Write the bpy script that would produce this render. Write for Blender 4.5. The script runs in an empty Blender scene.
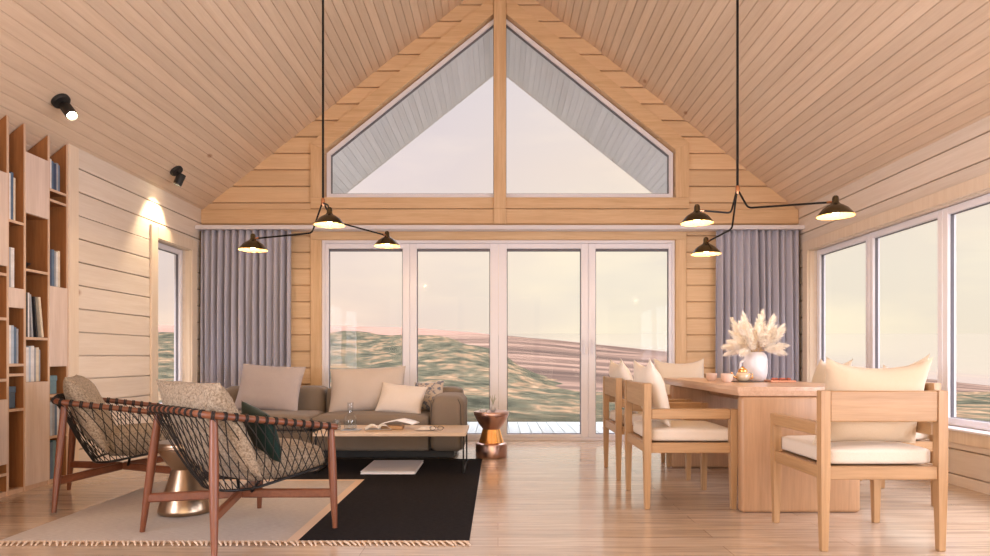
import bpy, bmesh, math, random
from mathutils import Vector, Matrix, Euler, noise as mnoise
R = math.radians
rnd = random.Random(7)
scene = bpy.context.scene
COL = scene.collection

# ------------------------------------------------------------------ camera
cam_d = bpy.data.cameras.new('camera')
cam = bpy.data.objects.new('camera', cam_d); COL.objects.link(cam)
cam.location = (0, 0, 0.9); cam.rotation_euler = (R(90), 0, 0)
cam_d.sensor_width = 36.0; cam_d.lens = 36.0*640/990
cam_d.shift_x = -3/990; cam_d.shift_y = 79/990
cam_d.clip_start = 0.05; cam_d.clip_end = 4000
scene.camera = cam

# ------------------------------------------------------------------ exposure
vs = scene.view_settings
vs.view_transform = 'Standard'; vs.look = 'None'; vs.gamma = 1.0; vs.use_curve_mapping = False
vs.exposure = 0.0
scene.cycles.use_denoising = True
scene.cycles.max_bounces = 10
scene.cycles.diffuse_bounces = 6
scene.cycles.transparent_max_bounces = 16
scene.cycles.sample_clamp_indirect = 6.0
scene.cycles.caustics_reflective = False
scene.cycles.caustics_refractive = False

# ------------------------------------------------------------------ sky
world = bpy.data.worlds.new('evening_sky'); scene.world = world
world.use_nodes = True
nt = world.node_tree; nt.nodes.clear()
def wn(t, **k):
    n = nt.nodes.new(t)
    for a, b in k.items(): setattr(n, a, b)
    return n
w_out = wn('ShaderNodeOutputWorld'); w_bg = wn('ShaderNodeBackground')
w_tc = wn('ShaderNodeTexCoord'); w_sep = wn('ShaderNodeSeparateXYZ')
nt.links.new(w_tc.outputs['Generated'], w_sep.inputs[0])
def wramp(pts):
    n = wn('ShaderNodeValToRGB'); e = n.color_ramp.elements
    while len(e) < len(pts): e.new(0.5)
    for el, (p, c) in zip(e, pts): el.position = p; el.color = (*c, 1)
    return n
w_map = wn('ShaderNodeMapRange'); w_map.inputs['From Min'].default_value = -1; w_map.inputs['From Max'].default_value = 1
nt.links.new(w_sep.outputs['Z'], w_map.inputs['Value'])
rl = wramp([(0.0, (.20, .16, .13)), (.49, (.35, .29, .24)), (.5, (.96, .74, .62)), (.56, (.94, .78, .68)), (.64, (.86, .75, .76)), (.735, (.80, .74, .78)), (.80, (7.2, 7.3, 8.4))])
rr = wramp([(0.0, (.20, .16, .13)), (.49, (.38, .31, .25)), (.5, (1.02, .90, .69)), (.56, (1.03, .93, .74)), (.64, (1.02, .87, .73)), (.735, (.90, .83, .82)), (.80, (7.6, 7.6, 8.5))])
for r_ in (rl, rr): nt.links.new(w_map.outputs[0], r_.inputs[0])
w_x = wn('ShaderNodeMapRange', interpolation_type='SMOOTHSTEP'); w_x.inputs['From Min'].default_value = -.28; w_x.inputs['From Max'].default_value = .22
nt.links.new(w_sep.outputs['X'], w_x.inputs['Value'])
w_mix = wn('ShaderNodeMixRGB'); nt.links.new(w_x.outputs[0], w_mix.inputs[0])
nt.links.new(rl.outputs[0], w_mix.inputs[1]); nt.links.new(rr.outputs[0], w_mix.inputs[2])
# soft clouds
w_mp = wn('ShaderNodeMapping'); w_mp.inputs['Scale'].default_value = (1.6, 1.6, 6.0)
nt.links.new(w_tc.outputs['Generated'], w_mp.inputs[0])
w_ns = wn('ShaderNodeTexNoise'); w_ns.inputs['Scale'].default_value = 1.7; w_ns.inputs['Detail'].default_value = 5
nt.links.new(w_mp.outputs[0], w_ns.inputs['Vector'])
w_cr = wramp([(.40, (.91, .905, .94)), (.66, (1.07, 1.05, 1.0))]); nt.links.new(w_ns.outputs[0], w_cr.inputs[0])
w_mul = wn('ShaderNodeMixRGB', blend_type='MULTIPLY'); w_mul.inputs[0].default_value = 1
nt.links.new(w_mix.outputs[0], w_mul.inputs[1]); nt.links.new(w_cr.outputs[0], w_mul.inputs[2])
nt.links.new(w_mul.outputs[0], w_bg.inputs['Color']); w_bg.inputs['Strength'].default_value = .97
nt.links.new(w_bg.outputs[0], w_out.inputs[0])

# ------------------------------------------------------------------ unseen fill lights added outside the glazing
def area_light(name, loc, rot, sx, sy, power, color):
    d = bpy.data.lights.new(name, 'AREA'); d.shape = 'RECTANGLE'; d.size = sx; d.size_y = sy
    d.energy = power; d.color = color
    o = bpy.data.objects.new(name, d); COL.objects.link(o); o.location = loc; o.rotation_euler = rot
    return o
area_light('rear_fill_light', (0.02, -3.75, 1.45), (R(90), 0, 0), 6.0, 2.6, 150, (1.0, .78, .54))  # added warm fill from behind, out of view
area_light('right_fill_light', (3.62, 0.4, 1.22), (R(90), 0, R(90)), 5.8, 1.6, 350, (.78, .84, 1.0))  # added cool fill outside the right wall, out of view
area_light('left_fill_light', (-3.62, -0.45, 1.22), (R(90), 0, R(-90)), 4.2, 1.6, 320, (.82, .86, 1.0))  # added cool fill outside the left wall, out of view

# ------------------------------------------------------------------ mesh helper
class G:
    def __init__(s): s.v = []; s.f = []
    def add(s, vs_, fs):
        o = len(s.v); s.v += [tuple(v) for v in vs_]; s.f += [tuple(i+o for i in f) for f in fs]; return s
    def box(s, c, d, bev=0.0, rot=None, seg=1, taper=None):
        bm = bmesh.new(); bmesh.ops.create_cube(bm, size=1)
        for v in bm.verts: v.co = Vector((v.co.x*d[0], v.co.y*d[1], v.co.z*d[2]))
        if taper:
            for v in bm.verts:
                if v.co.z < 0: v.co.x *= taper; v.co.y *= taper
        if bev: bmesh.ops.bevel(bm, geom=list(bm.edges), offset=min(bev, min(d)*.49), segments=seg, profile=.5, affect='EDGES')
        M = rot.to_matrix() if isinstance(rot, Euler) else (rot or Matrix.Identity(3))
        bm.verts.ensure_lookup_table(); bm.verts.index_update()
        s.add([M @ v.co + Vector(c) for v in bm.verts], [[v.index for v in f.verts] for f in bm.faces]); bm.free(); return s
    def bb(s, x0, x1, y0, y1, z0, z1, bev=0.0, seg=1):
        return s.box(((x0+x1)/2, (y0+y1)/2, (z0+z1)/2), (abs(x1-x0), abs(y1-y0), abs(z1-z0)), bev, seg=seg)
    def tube(s, pts, r, n=8, closed=False, ry=1.0):
        P = [Vector(p) for p in pts]; m = len(P); rs = r if isinstance(r, (list, tuple)) else [r]*m
        vs_ = []; T = []
        for i in range(m):
            a = P[(i-1) % m] if (closed or i > 0) else P[i]; b = P[(i+1) % m] if (closed or i < m-1) else P[i]
            t = (b-a); T.append(t.normalized() if t.length > 1e-9 else Vector((0, 0, 1)))
        up = Vector((0, 0, 1)) if abs(T[0].z) < .9 else Vector((1, 0, 0))
        u = T[0].cross(up).normalized()
        for i in range(m):
            u = (u - T[i]*u.dot(T[i]))
            u = u.normalized() if u.length > 1e-6 else T[i].orthogonal().normalized()
            w = T[i].cross(u)
            for k in range(n):
                a = 2*math.pi*k/n
                vs_.append(P[i] + u*(math.cos(a)*rs[i]) + w*(math.sin(a)*rs[i]*ry))
        fs = []
        for i in range(m if closed else m-1):
            j = (i+1) % m
            for k in range(n):
                l = (k+1) % n; fs.append((i*n+k, i*n+l, j*n+l, j*n+k))
        if not closed: fs += [tuple(range(n))[::-1], tuple((m-1)*n+k for k in range(n))]
        return s.add(vs_, fs)
    def lathe(s, prof, n=32, c=(0, 0, 0), M=None, cap=True):
        vs_ = []; fs = []; m = len(prof)
        for r, z in prof:
            for k in range(n):
                a = 2*math.pi*k/n; p = Vector((r*math.cos(a), r*math.sin(a), z))
                vs_.append((M @ p if M else p) + Vector(c))
        for i in range(m-1):
            for k in range(n):
                l = (k+1) % n; fs.append((i*n+k, i*n+l, (i+1)*n+l, (i+1)*n+k))
        if cap and prof[0][0] > 1e-6: fs.append(tuple(range(n))[::-1])
        if cap and prof[-1][0] > 1e-6: fs.append(tuple((m-1)*n+k for k in range(n)))
        return s.add(vs_, fs)
    def grid(s, fn, nu, nv, cu=False, cv=False):
        vs_ = [fn(i/(nu if cu else nu-1), j/(nv if cv else nv-1)) for i in range(nu) for j in range(nv)]
        fs = []
        for i in range(nu if cu else nu-1):
            for j in range(nv if cv else nv-1):
                a, b = (i+1) % nu, (j+1) % nv
                fs.append((i*nv+j, a*nv+j, a*nv+b, i*nv+b))
        return s.add(vs_, fs)
    def extr(s, poly, fn0, fn1):
        """a polygon swept between two placing functions"""
        n = len(poly); vs_ = [fn0(p) for p in poly] + [fn1(p) for p in poly]
        fs = [tuple(range(n))[::-1], tuple(range(n, 2*n))] + [(i, (i+1) % n, n+(i+1) % n, n+i) for i in range(n)]
        return s.add(vs_, fs)
    def build(s, name, mat, parent=None, smooth=None, label=None, weld=False):
        me = bpy.data.meshes.new(name); me.from_pydata(s.v, [], s.f); me.validate(); me.update()
        bm = bmesh.new(); bm.from_mesh(me)
        if weld: bmesh.ops.remove_doubles(bm, verts=bm.verts, dist=1e-5)
        bmesh.ops.recalc_face_normals(bm, faces=bm.faces); bm.to_mesh(me); bm.free()
        if smooth:
            for p in me.polygons: p.use_smooth = True
            me.set_sharp_from_angle(angle=R(smooth))
        me.materials.append(mat)
        o = bpy.data.objects.new(name, me); COL.objects.link(o)
        if parent: o.parent = parent
        if label: o['label'] = label
        return o

def tag(o, label, cat, group=None, kind=None):
    o['label'] = label; o['category'] = cat
    if group: o['group'] = group
    if kind: o['kind'] = kind
    return o
def thing(name, label, cat, loc=(0, 0, 0), rz=0, group=None):
    o = bpy.data.objects.new(name, None); COL.objects.link(o); o.empty_display_size = .1
    o.location = loc; o.rotation_euler = (0, 0, rz)
    return tag(o, label, cat, group)
def struct(o): o['kind'] = 'structure'; return o
def copy_thing(root, loc, rz, label, group=None, rot=None):
    def rec(o, par):
        c = o.copy(); COL.objects.link(c)
        if par: c.parent = par
        for ch in [k for k in bpy.data.objects if k.parent == o and k is not c]: rec(ch, c)
        return c
    r = rec(root, None); r.location = loc; r.rotation_euler = rot or (0, 0, rz); r['label'] = label
    if group: r['group'] = group
    return r

# ------------------------------------------------------------------ materials
def new_mat(name):
    m = bpy.data.materials.new(name); m.use_nodes = True
    n = m.node_tree.nodes; b = n.get('Principled BSDF'); return m, m.node_tree, b
def N(t, typ, **k):
    n = t.nodes.new(typ)
    for a, b in k.items(): setattr(n, a, b)
    return n
def ramp(t, pts):
    n = N(t, 'ShaderNodeValToRGB'); e = n.color_ramp.elements
    while len(e) < len(pts): e.new(.5)
    for el, (p, c) in zip(e, pts): el.position = p; el.color = (*c, 1)
    return n
def plain(name, col, rough=.5, metal=0.0, emit=None, es=0, bump=0, bscale=200, var=0, coat=0, sheen=0):
    m, t, b = new_mat(name)
    b.inputs['Base Color'].default_value = (*col, 1); b.inputs['Roughness'].default_value = rough; b.inputs['Metallic'].default_value = metal
    if rough >= 1: b.inputs['Specular IOR Level'].default_value = 0
    if coat: b.inputs['Coat Weight'].default_value = coat
    if sheen: b.inputs['Sheen Weight'].default_value = sheen
    if emit: b.inputs['Emission Color'].default_value = (*emit, 1); b.inputs['Emission Strength'].default_value = es
    if bump or var:
        tc = N(t, 'ShaderNodeTexCoord'); ns = N(t, 'ShaderNodeTexNoise'); ns.inputs['Scale'].default_value = bscale; ns.inputs['Detail'].default_value = 3
        t.links.new(tc.outputs['Object'], ns.inputs['Vector'])
        if bump:
            bp = N(t, 'ShaderNodeBump'); bp.inputs['Strength'].default_value = bump; bp.inputs['Distance'].default_value = .004
            t.links.new(ns.outputs[0], bp.inputs['Height']); t.links.new(bp.outputs[0], b.inputs['Normal'])
        if var:
            r = ramp(t, [(.3, tuple(c*(1-var) for c in col)), (.7, tuple(min(1, c*(1+var)) for c in col))])
            t.links.new(ns.outputs[0], r.inputs[0]); t.links.new(r.outputs[0], b.inputs['Base Color'])
    return m
def wood(name, lo, hi, axis='X', rough=.5, scale=1.0, plank=None, bump=.15, knots=0, stretch=18, pvar=.10, coat=0):
    """grain runs along axis; plank = (axis letter, pitch, offset) tints each board on its own"""
    m, t, b = new_mat(name); L = t.links
    tc = N(t, 'ShaderNodeTexCoord'); mp = N(t, 'ShaderNodeMapping')
    s = {'X': (1, stretch, stretch), 'Y': (stretch, 1, stretch), 'Z': (stretch, stretch, 1)}[axis]
    mp.inputs['Scale'].default_value = tuple(k*scale for k in s)
    L.new(tc.outputs['Object'], mp.inputs[0])
    vec = mp.outputs[0]; val = None
    if plank:
        ax, pitch, off = plank
        sp = N(t, 'ShaderNodeSeparateXYZ'); L.new(tc.outputs['Object'], sp.inputs[0])
        ad = N(t, 'ShaderNodeMath', operation='SUBTRACT'); L.new(sp.outputs[ax], ad.inputs[0]); ad.inputs[1].default_value = off
        dv = N(t, 'ShaderNodeMath', operation='DIVIDE'); L.new(ad.outputs[0], dv.inputs[0]); dv.inputs[1].default_value = pitch
        fl = N(t, 'ShaderNodeMath', operation='FLOOR'); L.new(dv.outputs[0], fl.inputs[0])
        wh = N(t, 'ShaderNodeTexWhiteNoise', noise_dimensions='1D'); L.new(fl.outputs[0], wh.inputs['W'])
        val = wh.outputs['Value']
        va = N(t, 'ShaderNodeVectorMath', operation='MULTIPLY_ADD'); L.new(wh.outputs['Color'], va.inputs[0]); va.inputs[1].default_value = (40, 40, 40); L.new(vec, va.inputs[2]); vec = va.outputs[0]
    n1 = N(t, 'ShaderNodeTexNoise'); n1.inputs['Scale'].default_value = 1.3; n1.inputs['Detail'].default_value = 5; n1.inputs['Roughness'].default_value = .6; n1.inputs['Distortion'].default_value = .6
    L.new(vec, n1.inputs['Vector'])
    n2 = N(t, 'ShaderNodeTexNoise'); n2.inputs['Scale'].default_value = 6; n2.inputs['Detail'].default_value = 3; L.new(vec, n2.inputs['Vector'])
    mx = N(t, 'ShaderNodeMath', operation='MULTIPLY_ADD'); L.new(n2.outputs[0], mx.inputs[0]); mx.inputs[1].default_value = .35
    mm = N(t, 'ShaderNodeMath', operation='MULTIPLY'); L.new(n1.outputs[0], mm.inputs[0]); mm.inputs[1].default_value = .65; L.new(mm.outputs[0], mx.inputs[2])
    r = ramp(t, [(.32, lo), (.66, hi)]); L.new(mx.outputs[0], r.inputs[0]); col = r.outputs[0]
    if val:
        mr = N(t, 'ShaderNodeMapRange'); L.new(val, mr.inputs[0]); mr.inputs['To Min'].default_value = 1-pvar; mr.inputs['To Max'].default_value = 1+pvar*.5
        mu = N(t, 'ShaderNodeMixRGB', blend_type='MULTIPLY'); mu.inputs[0].default_value = 1; L.new(col, mu.inputs[1]); L.new(mr.outputs[0], mu.inputs[2]); col = mu.outputs[0]
    if knots:
        mk = N(t, 'ShaderNodeMapping'); mk.inputs['Scale'].default_value = {'X': (.55, 1, 1), 'Y': (1, .55, 1), 'Z': (1, 1, .55)}[axis]
        L.new(tc.outputs['Object'], mk.inputs[0])
        vo = N(t, 'ShaderNodeTexVoronoi'); vo.inputs['Scale'].default_value = knots; L.new(mk.outputs[0], vo.inputs['Vector'])
        rk = ramp(t, [(.035, (.55, .36, .24)), (.075, (1, 1, 1))]); L.new(vo.outputs['Distance'], rk.inputs[0])
        mu = N(t, 'ShaderNodeMixRGB', blend_type='MULTIPLY'); mu.inputs[0].default_value = .8; L.new(col, mu.inputs[1]); L.new(rk.outputs[0], mu.inputs[2]); col = mu.outputs[0]
    L.new(col, b.inputs['Base Color']); b.inputs['Roughness'].default_value = rough
    if coat: b.inputs['Coat Weight'].default_value = coat; b.inputs['Coat Roughness'].default_value = .15
    if bump:
        bp = N(t, 'ShaderNodeBump'); bp.inputs['Strength'].default_value = bump; bp.inputs['Distance'].default_value = .002
        L.new(mx.outputs[0], bp.inputs['Height']); L.new(bp.outputs[0], b.inputs['Normal'])
    return m
def glass_mat(name, tint=(1, 1, 1), k=.55, ior=1.3):
    m = bpy.data.materials.new(name); m.use_nodes = True; t = m.node_tree; t.nodes.clear()
    o = N(t, 'ShaderNodeOutputMaterial'); tr = N(t, 'ShaderNodeBsdfTransparent'); tr.inputs[0].default_value = (*tint, 1)
    gl = N(t, 'ShaderNodeBsdfGlossy'); gl.inputs['Roughness'].default_value = .0
    fr = N(t, 'ShaderNodeFresnel'); fr.inputs['IOR'].default_value = ior
    mu = N(t, 'ShaderNodeMath', operation='MULTIPLY'); t.links.new(fr.outputs[0], mu.inputs[0])
    ge = N(t, 'ShaderNodeNewGeometry'); bf = N(t, 'ShaderNodeMath', operation='MULTIPLY_ADD'); bf.inputs[1].default_value = -k; bf.inputs[2].default_value = k
    t.links.new(ge.outputs['Backfacing'], bf.inputs[0]); t.links.new(bf.outputs[0], mu.inputs[1])
    mx = N(t, 'ShaderNodeMixShader'); t.links.new(mu.outputs[0], mx.inputs[0]); t.links.new(tr.outputs[0], mx.inputs[1]); t.links.new(gl.outputs[0], mx.inputs[2])
    t.links.new(mx.outputs[0], o.inputs[0]); return m
def fabric(name, c1, c2, scale=260, bump=.35, rough=.9, big=0, bigvar=.12):
    m, t, b = new_mat(name); L = t.links
    tc = N(t, 'ShaderNodeTexCoord'); ns = N(t, 'ShaderNodeTexNoise'); ns.inputs['Scale'].default_value = scale; ns.inputs['Detail'].default_value = 4; ns.inputs['Roughness'].default_value = .7
    L.new(tc.outputs['Object'], ns.inputs['Vector'])
    r = ramp(t, [(.35, c1), (.65, c2)]); L.new(ns.outputs[0], r.inputs[0]); L.new(r.outputs[0], b.inputs['Base Color'])
    b.inputs['Roughness'].default_value = rough; b.inputs['Sheen Weight'].default_value = .1; b.inputs['Specular IOR Level'].default_value = .15
    bp = N(t, 'ShaderNodeBump'); bp.inputs['Strength'].default_value = bump; bp.inputs['Distance'].default_value = .004
    L.new(ns.outputs[0], bp.inputs['Height']); L.new(bp.outputs[0], b.inputs['Normal'])
    return m

PINE_LO, PINE_HI = (.69, .52, .35), (.80, .635, .46)
CP = 0.177
M = {}
M['pine_back'] = wood('pine_logs_gable', (.66, .44, .25), (.77, .55, .335), 'X', .55, plank=('Z', CP, 2.552), knots=2.2)  # same pine as the side walls, lamp warmth put into the colour
M['pine_left'] = wood('daylit_pine_logs_side', (.73, .62, .51), (.83, .73, .63), 'Y', .55, plank=('Z', CP, 2.148), knots=2.2)  # paler copy of the gable pine, window light put into the colour
M['pine_right'] = wood('daylit_pine_logs_window_side', (.73, .62, .51), (.83, .73, .63), 'Y', .55, plank=('Z', CP, 2.20), knots=2.2)  # right wall, the same pine lightened to carry window light
BPX = 0.0675
M['ceil'] = wood('pine_ceiling_boards', (.67, .505, .355), (.77, .605, .45), 'Y', .5, plank=('X', BPX, .02), knots=2.6, pvar=.10)
M['soffit'] = wood('grey_soffit_boards', (.76, .75, .78), (.86, .85, .88), 'Y', .7, plank=('X', BPX, .02), pvar=.07)
M['trim_x'] = wood('pine_trim_across', (.58, .37, .195), (.74, .52, .31), 'X', .5)  # orange tint of the trim carries lamp warmth, as on the gable
M['trim_y'] = wood('pine_trim_along', (.58, .37, .195), (.74, .52, .31), 'Y', .5)
M['trim_z'] = wood('pine_trim_upright', (.58, .37, .195), (.74, .52, .31), 'Z', .5)
M['daylit_trim'] = wood('daylit_pine_trim', (.72, .58, .44), (.82, .69, .55), 'Z', .5)  # pine trim with the window light put into its colour
M['white'] = plain('white_frame_paint', (.80, .79, .85), .3)
M['gasket'] = plain('dark_gasket', (.15, .14, .16), .5)
M['glass'] = glass_mat('window_glass')
M['clear'] = glass_mat('drinking_glass', (.95, .96, .97), 1.8, 1.5)
M['oak_x'] = wood('oak_across', (.33, .178, .074), (.47, .28, .135), 'X', .42, stretch=22)
M['oak_y'] = wood('oak_along', (.33, .178, .074), (.47, .28, .135), 'Y', .42, stretch=22)
M['oak_z'] = wood('oak_upright', (.33, .178, .074), (.47, .28, .135), 'Z', .42, stretch=22)
M['slab_z'] = wood('table_leg_oak', (.36, .20, .10), (.50, .29, .155), 'Z', .4, stretch=16)
M['top_y'] = wood('table_top_oak', (.50, .30, .19), (.66, .44, .30), 'Y', .28, stretch=18)
M['case'] = wood('bookcase_oak', (.27, .10, .030), (.42, .18, .062), 'Z', .5, stretch=14)
M['case_edge'] = wood('bookcase_pale_edge', (.55, .36, .24), (.68, .48, .34), 'Z', .45, stretch=16)
M['door'] = wood('bookcase_pale_door', (.62, .48, .40), (.76, .62, .54), 'Z', .45, stretch=14)
M['teak'] = wood('reddish_teak', (.125, .036, .015), (.215, .072, .031), 'Z', .38, stretch=16)
M['teak_y'] = wood('reddish_teak_rail', (.125, .036, .015), (.215, .072, .031), 'Y', .38, stretch=16)
M['black'] = plain('black_metal', (.012, .011, .011), .38, .6)
M['black_matte'] = plain('black_matte', (.012, .011, .011), .55)
M['brass_dark'] = plain('dark_bronze_enamel', (.095, .07, .038), .22, .9)
M['shade_in'] = plain('warm_white_enamel', (.34, .235, .11), .4)
M['bulb'] = plain('lit_bulb', (1, .85, .6), .3, emit=(1, .72, .36), es=30)
M['rope'] = plain('black_cord', (.016, .012, .010), .75)
M['copper'] = plain('copper_metal', (.62, .31, .17), .22, 1.0)
M['gold'] = plain('polished_gold_copper', (.95, .52, .20), .16, 1.0)
M['bronze'] = plain('brushed_bronze', (.40, .29, .20), .28, 1.0, bump=.05, bscale=60)
M['steel'] = plain('brushed_steel', (.55, .55, .57), .3, 1.0)

# ------------------------------------------------------------------ dimensions of the room
YB = 6.86; XL, XR, XC = -3.17, 3.21, .02
ZR, SL = 5.03, .80; YF = -3.3
TW = .16
def zc(x): return ZR - SL*abs(x-XC)

# floor: oak planks laid across the room
def plank_floor():
    m, t, b = new_mat('oak_floor_planks'); L = t.links
    tc = N(t, 'ShaderNodeTexCoord'); mp = N(t, 'ShaderNodeMapping'); L.new(tc.outputs['Object'], mp.inputs[0])
    br = N(t, 'ShaderNodeTexBrick'); br.offset = .37; br.offset_frequency = 2
    br.inputs['Scale'].default_value = 1; br.inputs['Brick Width'].default_value = 1.7; br.inputs['Row Height'].default_value = .145
    br.inputs['Mortar Size'].default_value = .0016; br.inputs['Mortar Smooth'].default_value = .3; br.inputs['Bias'].default_value = 0
    br.inputs['Color1'].default_value = (.51, .385, .275, 1); br.inputs['Color2'].default_value = (.62, .485, .365, 1); br.inputs['Mortar'].default_value = (.30, .19, .12, 1)
    L.new(mp.outputs[0], br.inputs['Vector'])
    m2 = N(t, 'ShaderNodeMapping'); m2.inputs['Scale'].default_value = (1.4, 20, 1); L.new(tc.outputs['Object'], m2.inputs[0])
    ns = N(t, 'ShaderNodeTexNoise'); ns.inputs['Scale'].default_value = 1.6; ns.inputs['Detail'].default_value = 6; ns.inputs['Distortion'].default_value = .8; L.new(m2.outputs[0], ns.inputs['Vector'])
    r = ramp(t, [(.3, (.72, .70, .68)), (.68, (1.08, 1.07, 1.05))]); L.new(ns.outputs[0], r.inputs[0])
    mu = N(t, 'ShaderNodeMixRGB', blend_type='MULTIPLY'); mu.inputs[0].default_value = 1; L.new(br.outputs['Color'], mu.inputs[1]); L.new(r.outputs[0], mu.inputs[2])
    L.new(mu.outputs[0], b.inputs['Base Color'])
    rr_ = N(t, 'ShaderNodeMapRange'); rr_.inputs['To Min'].default_value = .15; rr_.inputs['To Max'].default_value = .30; L.new(ns.outputs[0], rr_.inputs[0]); L.new(rr_.outputs[0], b.inputs['Roughness']); b.inputs['Coat Weight'].default_value = .6; b.inputs['Coat Roughness'].default_value = .12
    bp = N(t, 'ShaderNodeBump'); bp.inputs['Strength'].default_value = .25; bp.inputs['Distance'].default_value = .002
    iv = N(t, 'ShaderNodeMath', operation='SUBTRACT'); iv.inputs[0].default_value = 1; L.new(br.outputs['Fac'], iv.inputs[1]); L.new(iv.outputs[0], bp.inputs['Height']); L.new(bp.outputs[0], b.inputs['Normal'])
    return m
struct(G().bb(-3.75, XR+TW, YF-.16, YB+.16, -.12, 0).build('floor', plank_floor()))

# ceilings: narrow boards with V grooves running along the room
def boards(name, sign, y0, y1, x_end, mat, lift=0.0):
    g = G(); n = int(math.ceil(abs(x_end-XC)/BPX)); q = .0027
    for i in range(n):
        a, b = i*BPX, min((i+1)*BPX, abs(x_end-XC))
        if b - a < .01: continue
        def P(d, e):       # d distance out from the ridge, e height above the lining
            return (XC + sign*d, ZR - SL*d + e + lift)
        poly = [P(a, .012), P(a+q, .009), P(a+q, .0015), P(a+q+.0015, 0), P(b-q-.0015, 0), P(b-q, .0015), P(b-q, .009), P(b, .012), P(b, .06), P(a, .06)]
        g.extr(poly, lambda p: (p[0], y0, p[1]), lambda p: (p[0], y1, p[1]))
    return g.build(name, mat)
struct(boards('ceiling_left', -1, YF-.16, YB+.16, -3.66, M['ceil']))
struct(boards('ceiling_right', 1, YF-.16, YB+.16, XR+TW, M['ceil']))
struct(G().extr([(XC-.05, ZR+.02), (XC, ZR+.14), (XC+.05, ZR+.02), (XC, ZR+.07)], lambda p: (p[0], YF-.16, p[1]), lambda p: (p[0], 9.2, p[1])).build('ceiling_ridge', M['trim_y']))
# roof above the terrace
struct(boards('roof_soffit_left', -1, YB+.18, 9.2, -3.5, M['soffit']))
struct(boards('roof_soffit_right', 1, YB+.18, 9.2, 3.5, M['soffit']))
g = G()
for s in (-1, 1):
    g.extr([(0, -.004), (3.5, -.004-3.5*SL), (3.5, .2-3.5*SL), (0, .2)], lambda p: (XC+s*p[0], 9.2, ZR+p[1]), lambda p: (XC+s*p[0], 9.24, ZR+p[1]))
struct(g.build('roof_fascia', plain('white_roof_trim', (.75, .72, .72), .5)))
g = G()
for s in (-1, 1):
    g.extr([(0, .07), (3.5, .07-3.5*SL), (3.5, .11-3.5*SL), (0, .11)], lambda p: (XC+s*p[0], YF-.3, ZR+p[1]), lambda p: (XC+s*p[0], 9.2, ZR+p[1]))
struct(g.build('roof_sheet', plain('dark_roofing', (.05, .05, .055), .8)))

def log_wall(name, mat, place, bands, spans, offset, thick=TW, q=.009):
    """bands: z break list; spans(z_mid) -> list of (ua(z), ub(z)); V groove where z meets a course line"""
    g = G()
    def is_c(z): return abs(((z-offset)/CP) - round((z-offset)/CP)) < 1e-3
    for z0, z1 in zip(bands[:-1], bands[1:]):
        if z1 - z0 < 1e-4: continue
        lo, hi = is_c(z0), is_c(z1)
        big = z1-z0 > .03
        pr = ([(.034, z0), (.032, z0+q*.6), (.003, z0+q*.8), (0, z0+q*1.5)] if lo and big else [(0, z0)]) + ([(0, z1-q*1.5), (.003, z1-q*.8), (.032, z1-q*.6), (.034, z1)] if hi and big else [(0, z1)]) + [(thick, z1), (thick, z0)]
        for ua, ub in spans((z0+z1)/2):
            if ub((z0+z1)/2) - ua((z0+z1)/2) < .004: continue
            g.extr(pr, lambda p: place(ua(p[1]), p[0], p[1]), lambda p: place(max(ub(p[1]), ua(p[1])), p[0], p[1]))
    return struct(g.build(name, mat))
def zbands(z0, z1, offset, extra=()):
    k = math.ceil((z0-offset)/CP); s = {round(z0, 5), round(z1, 5)}
    while offset + k*CP < z1 - 1e-6:
        z = offset + k*CP
        if z > z0 + 1e-6: s.add(round(z, 5))
        k += 1
    for e in extra: s.add(round(e, 5))
    out = sorted(s); return out
C_ = lambda v: (lambda z: v)
DU0, DU1, DZ = -1.89, 1.90, 2.154
GB, GH, GT = 2.604, 1.877, 4.615         # gable window: sill, half width, apex of the opening
GE = GT - SL*GH
def back_spans(z):
    if z < zc(XL): l, r = C_(XL), C_(XR)
    else: l, r = (lambda y: XC-(ZR-y)/SL), (lambda y: XC+(ZR-y)/SL)
    if z < DZ: return [(l, C_(DU0)), (C_(DU1), r)]
    if z < GB or z > GT: return [(l, r)]
    if z < GE: return [(l, C_(XC-GH)), (C_(XC+GH), r)]
    return [(l, lambda y: XC-(GT-y)/SL), (lambda y: XC+(GT-y)/SL, r)]
log_wall('wall_back', M['pine_back'], lambda u, d, z: (u, YB+d, z), zbands(0, ZR, 2.552, (DZ, GB, GE, GT, zc(XL))), back_spans, 2.552)
# left wall: window opening, then the bookcase recess nearer the viewer
RW2 = (-2.6, 1.7)
LW = (5.932, 6.59, .40, 2.0)
def left_spans(z):
    if LW[2] < z < LW[3]: return [(C_(4.727), C_(LW[0])), (C_(LW[1]), C_(YB+TW))]
    return [(C_(4.727), C_(YB+TW))]
log_wall('wall_left', M['pine_left'], lambda u, d, z: (XL-d, u, z), zbands(0, zc(XL), 2.148, LW[2:]), left_spans, 2.148, q=.006)
log_wall('wall_left_rear', M['pine_left'], lambda u, d, z: (XL-d, u, z), zbands(0, zc(XL), 2.148, LW[2:]), lambda z: [(C_(YF), C_(RW2[0])), (C_(RW2[1]), C_(2.74))] if LW[2] < z < LW[3] else [(C_(YF), C_(2.74))], 2.148)
struct(G().bb(-3.72, -3.64, 2.66, 4.91, 0, zc(-3.64)-.01).build('wall_left_recess', M['pine_left']))
struct(G().bb(-3.64, XL-TW-.001, 4.717, 4.90, 0, zc(-3.64)-.01).bb(-3.64, XL-TW-.001, 2.66, 2.738, 0, zc(-3.64)-.01).build('wall_left_return', M['trim_z']))
RW = (2.36, 6.60, .40, 2.0)
def right_spans(z):
    if RW[2] < z < RW[3]: return [(C_(YF), C_(RW2[0])), (C_(RW2[1]), C_(RW[0])), (C_(RW[1]), C_(YB+TW))]
    return [(C_(YF), C_(YB+TW))]
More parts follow.
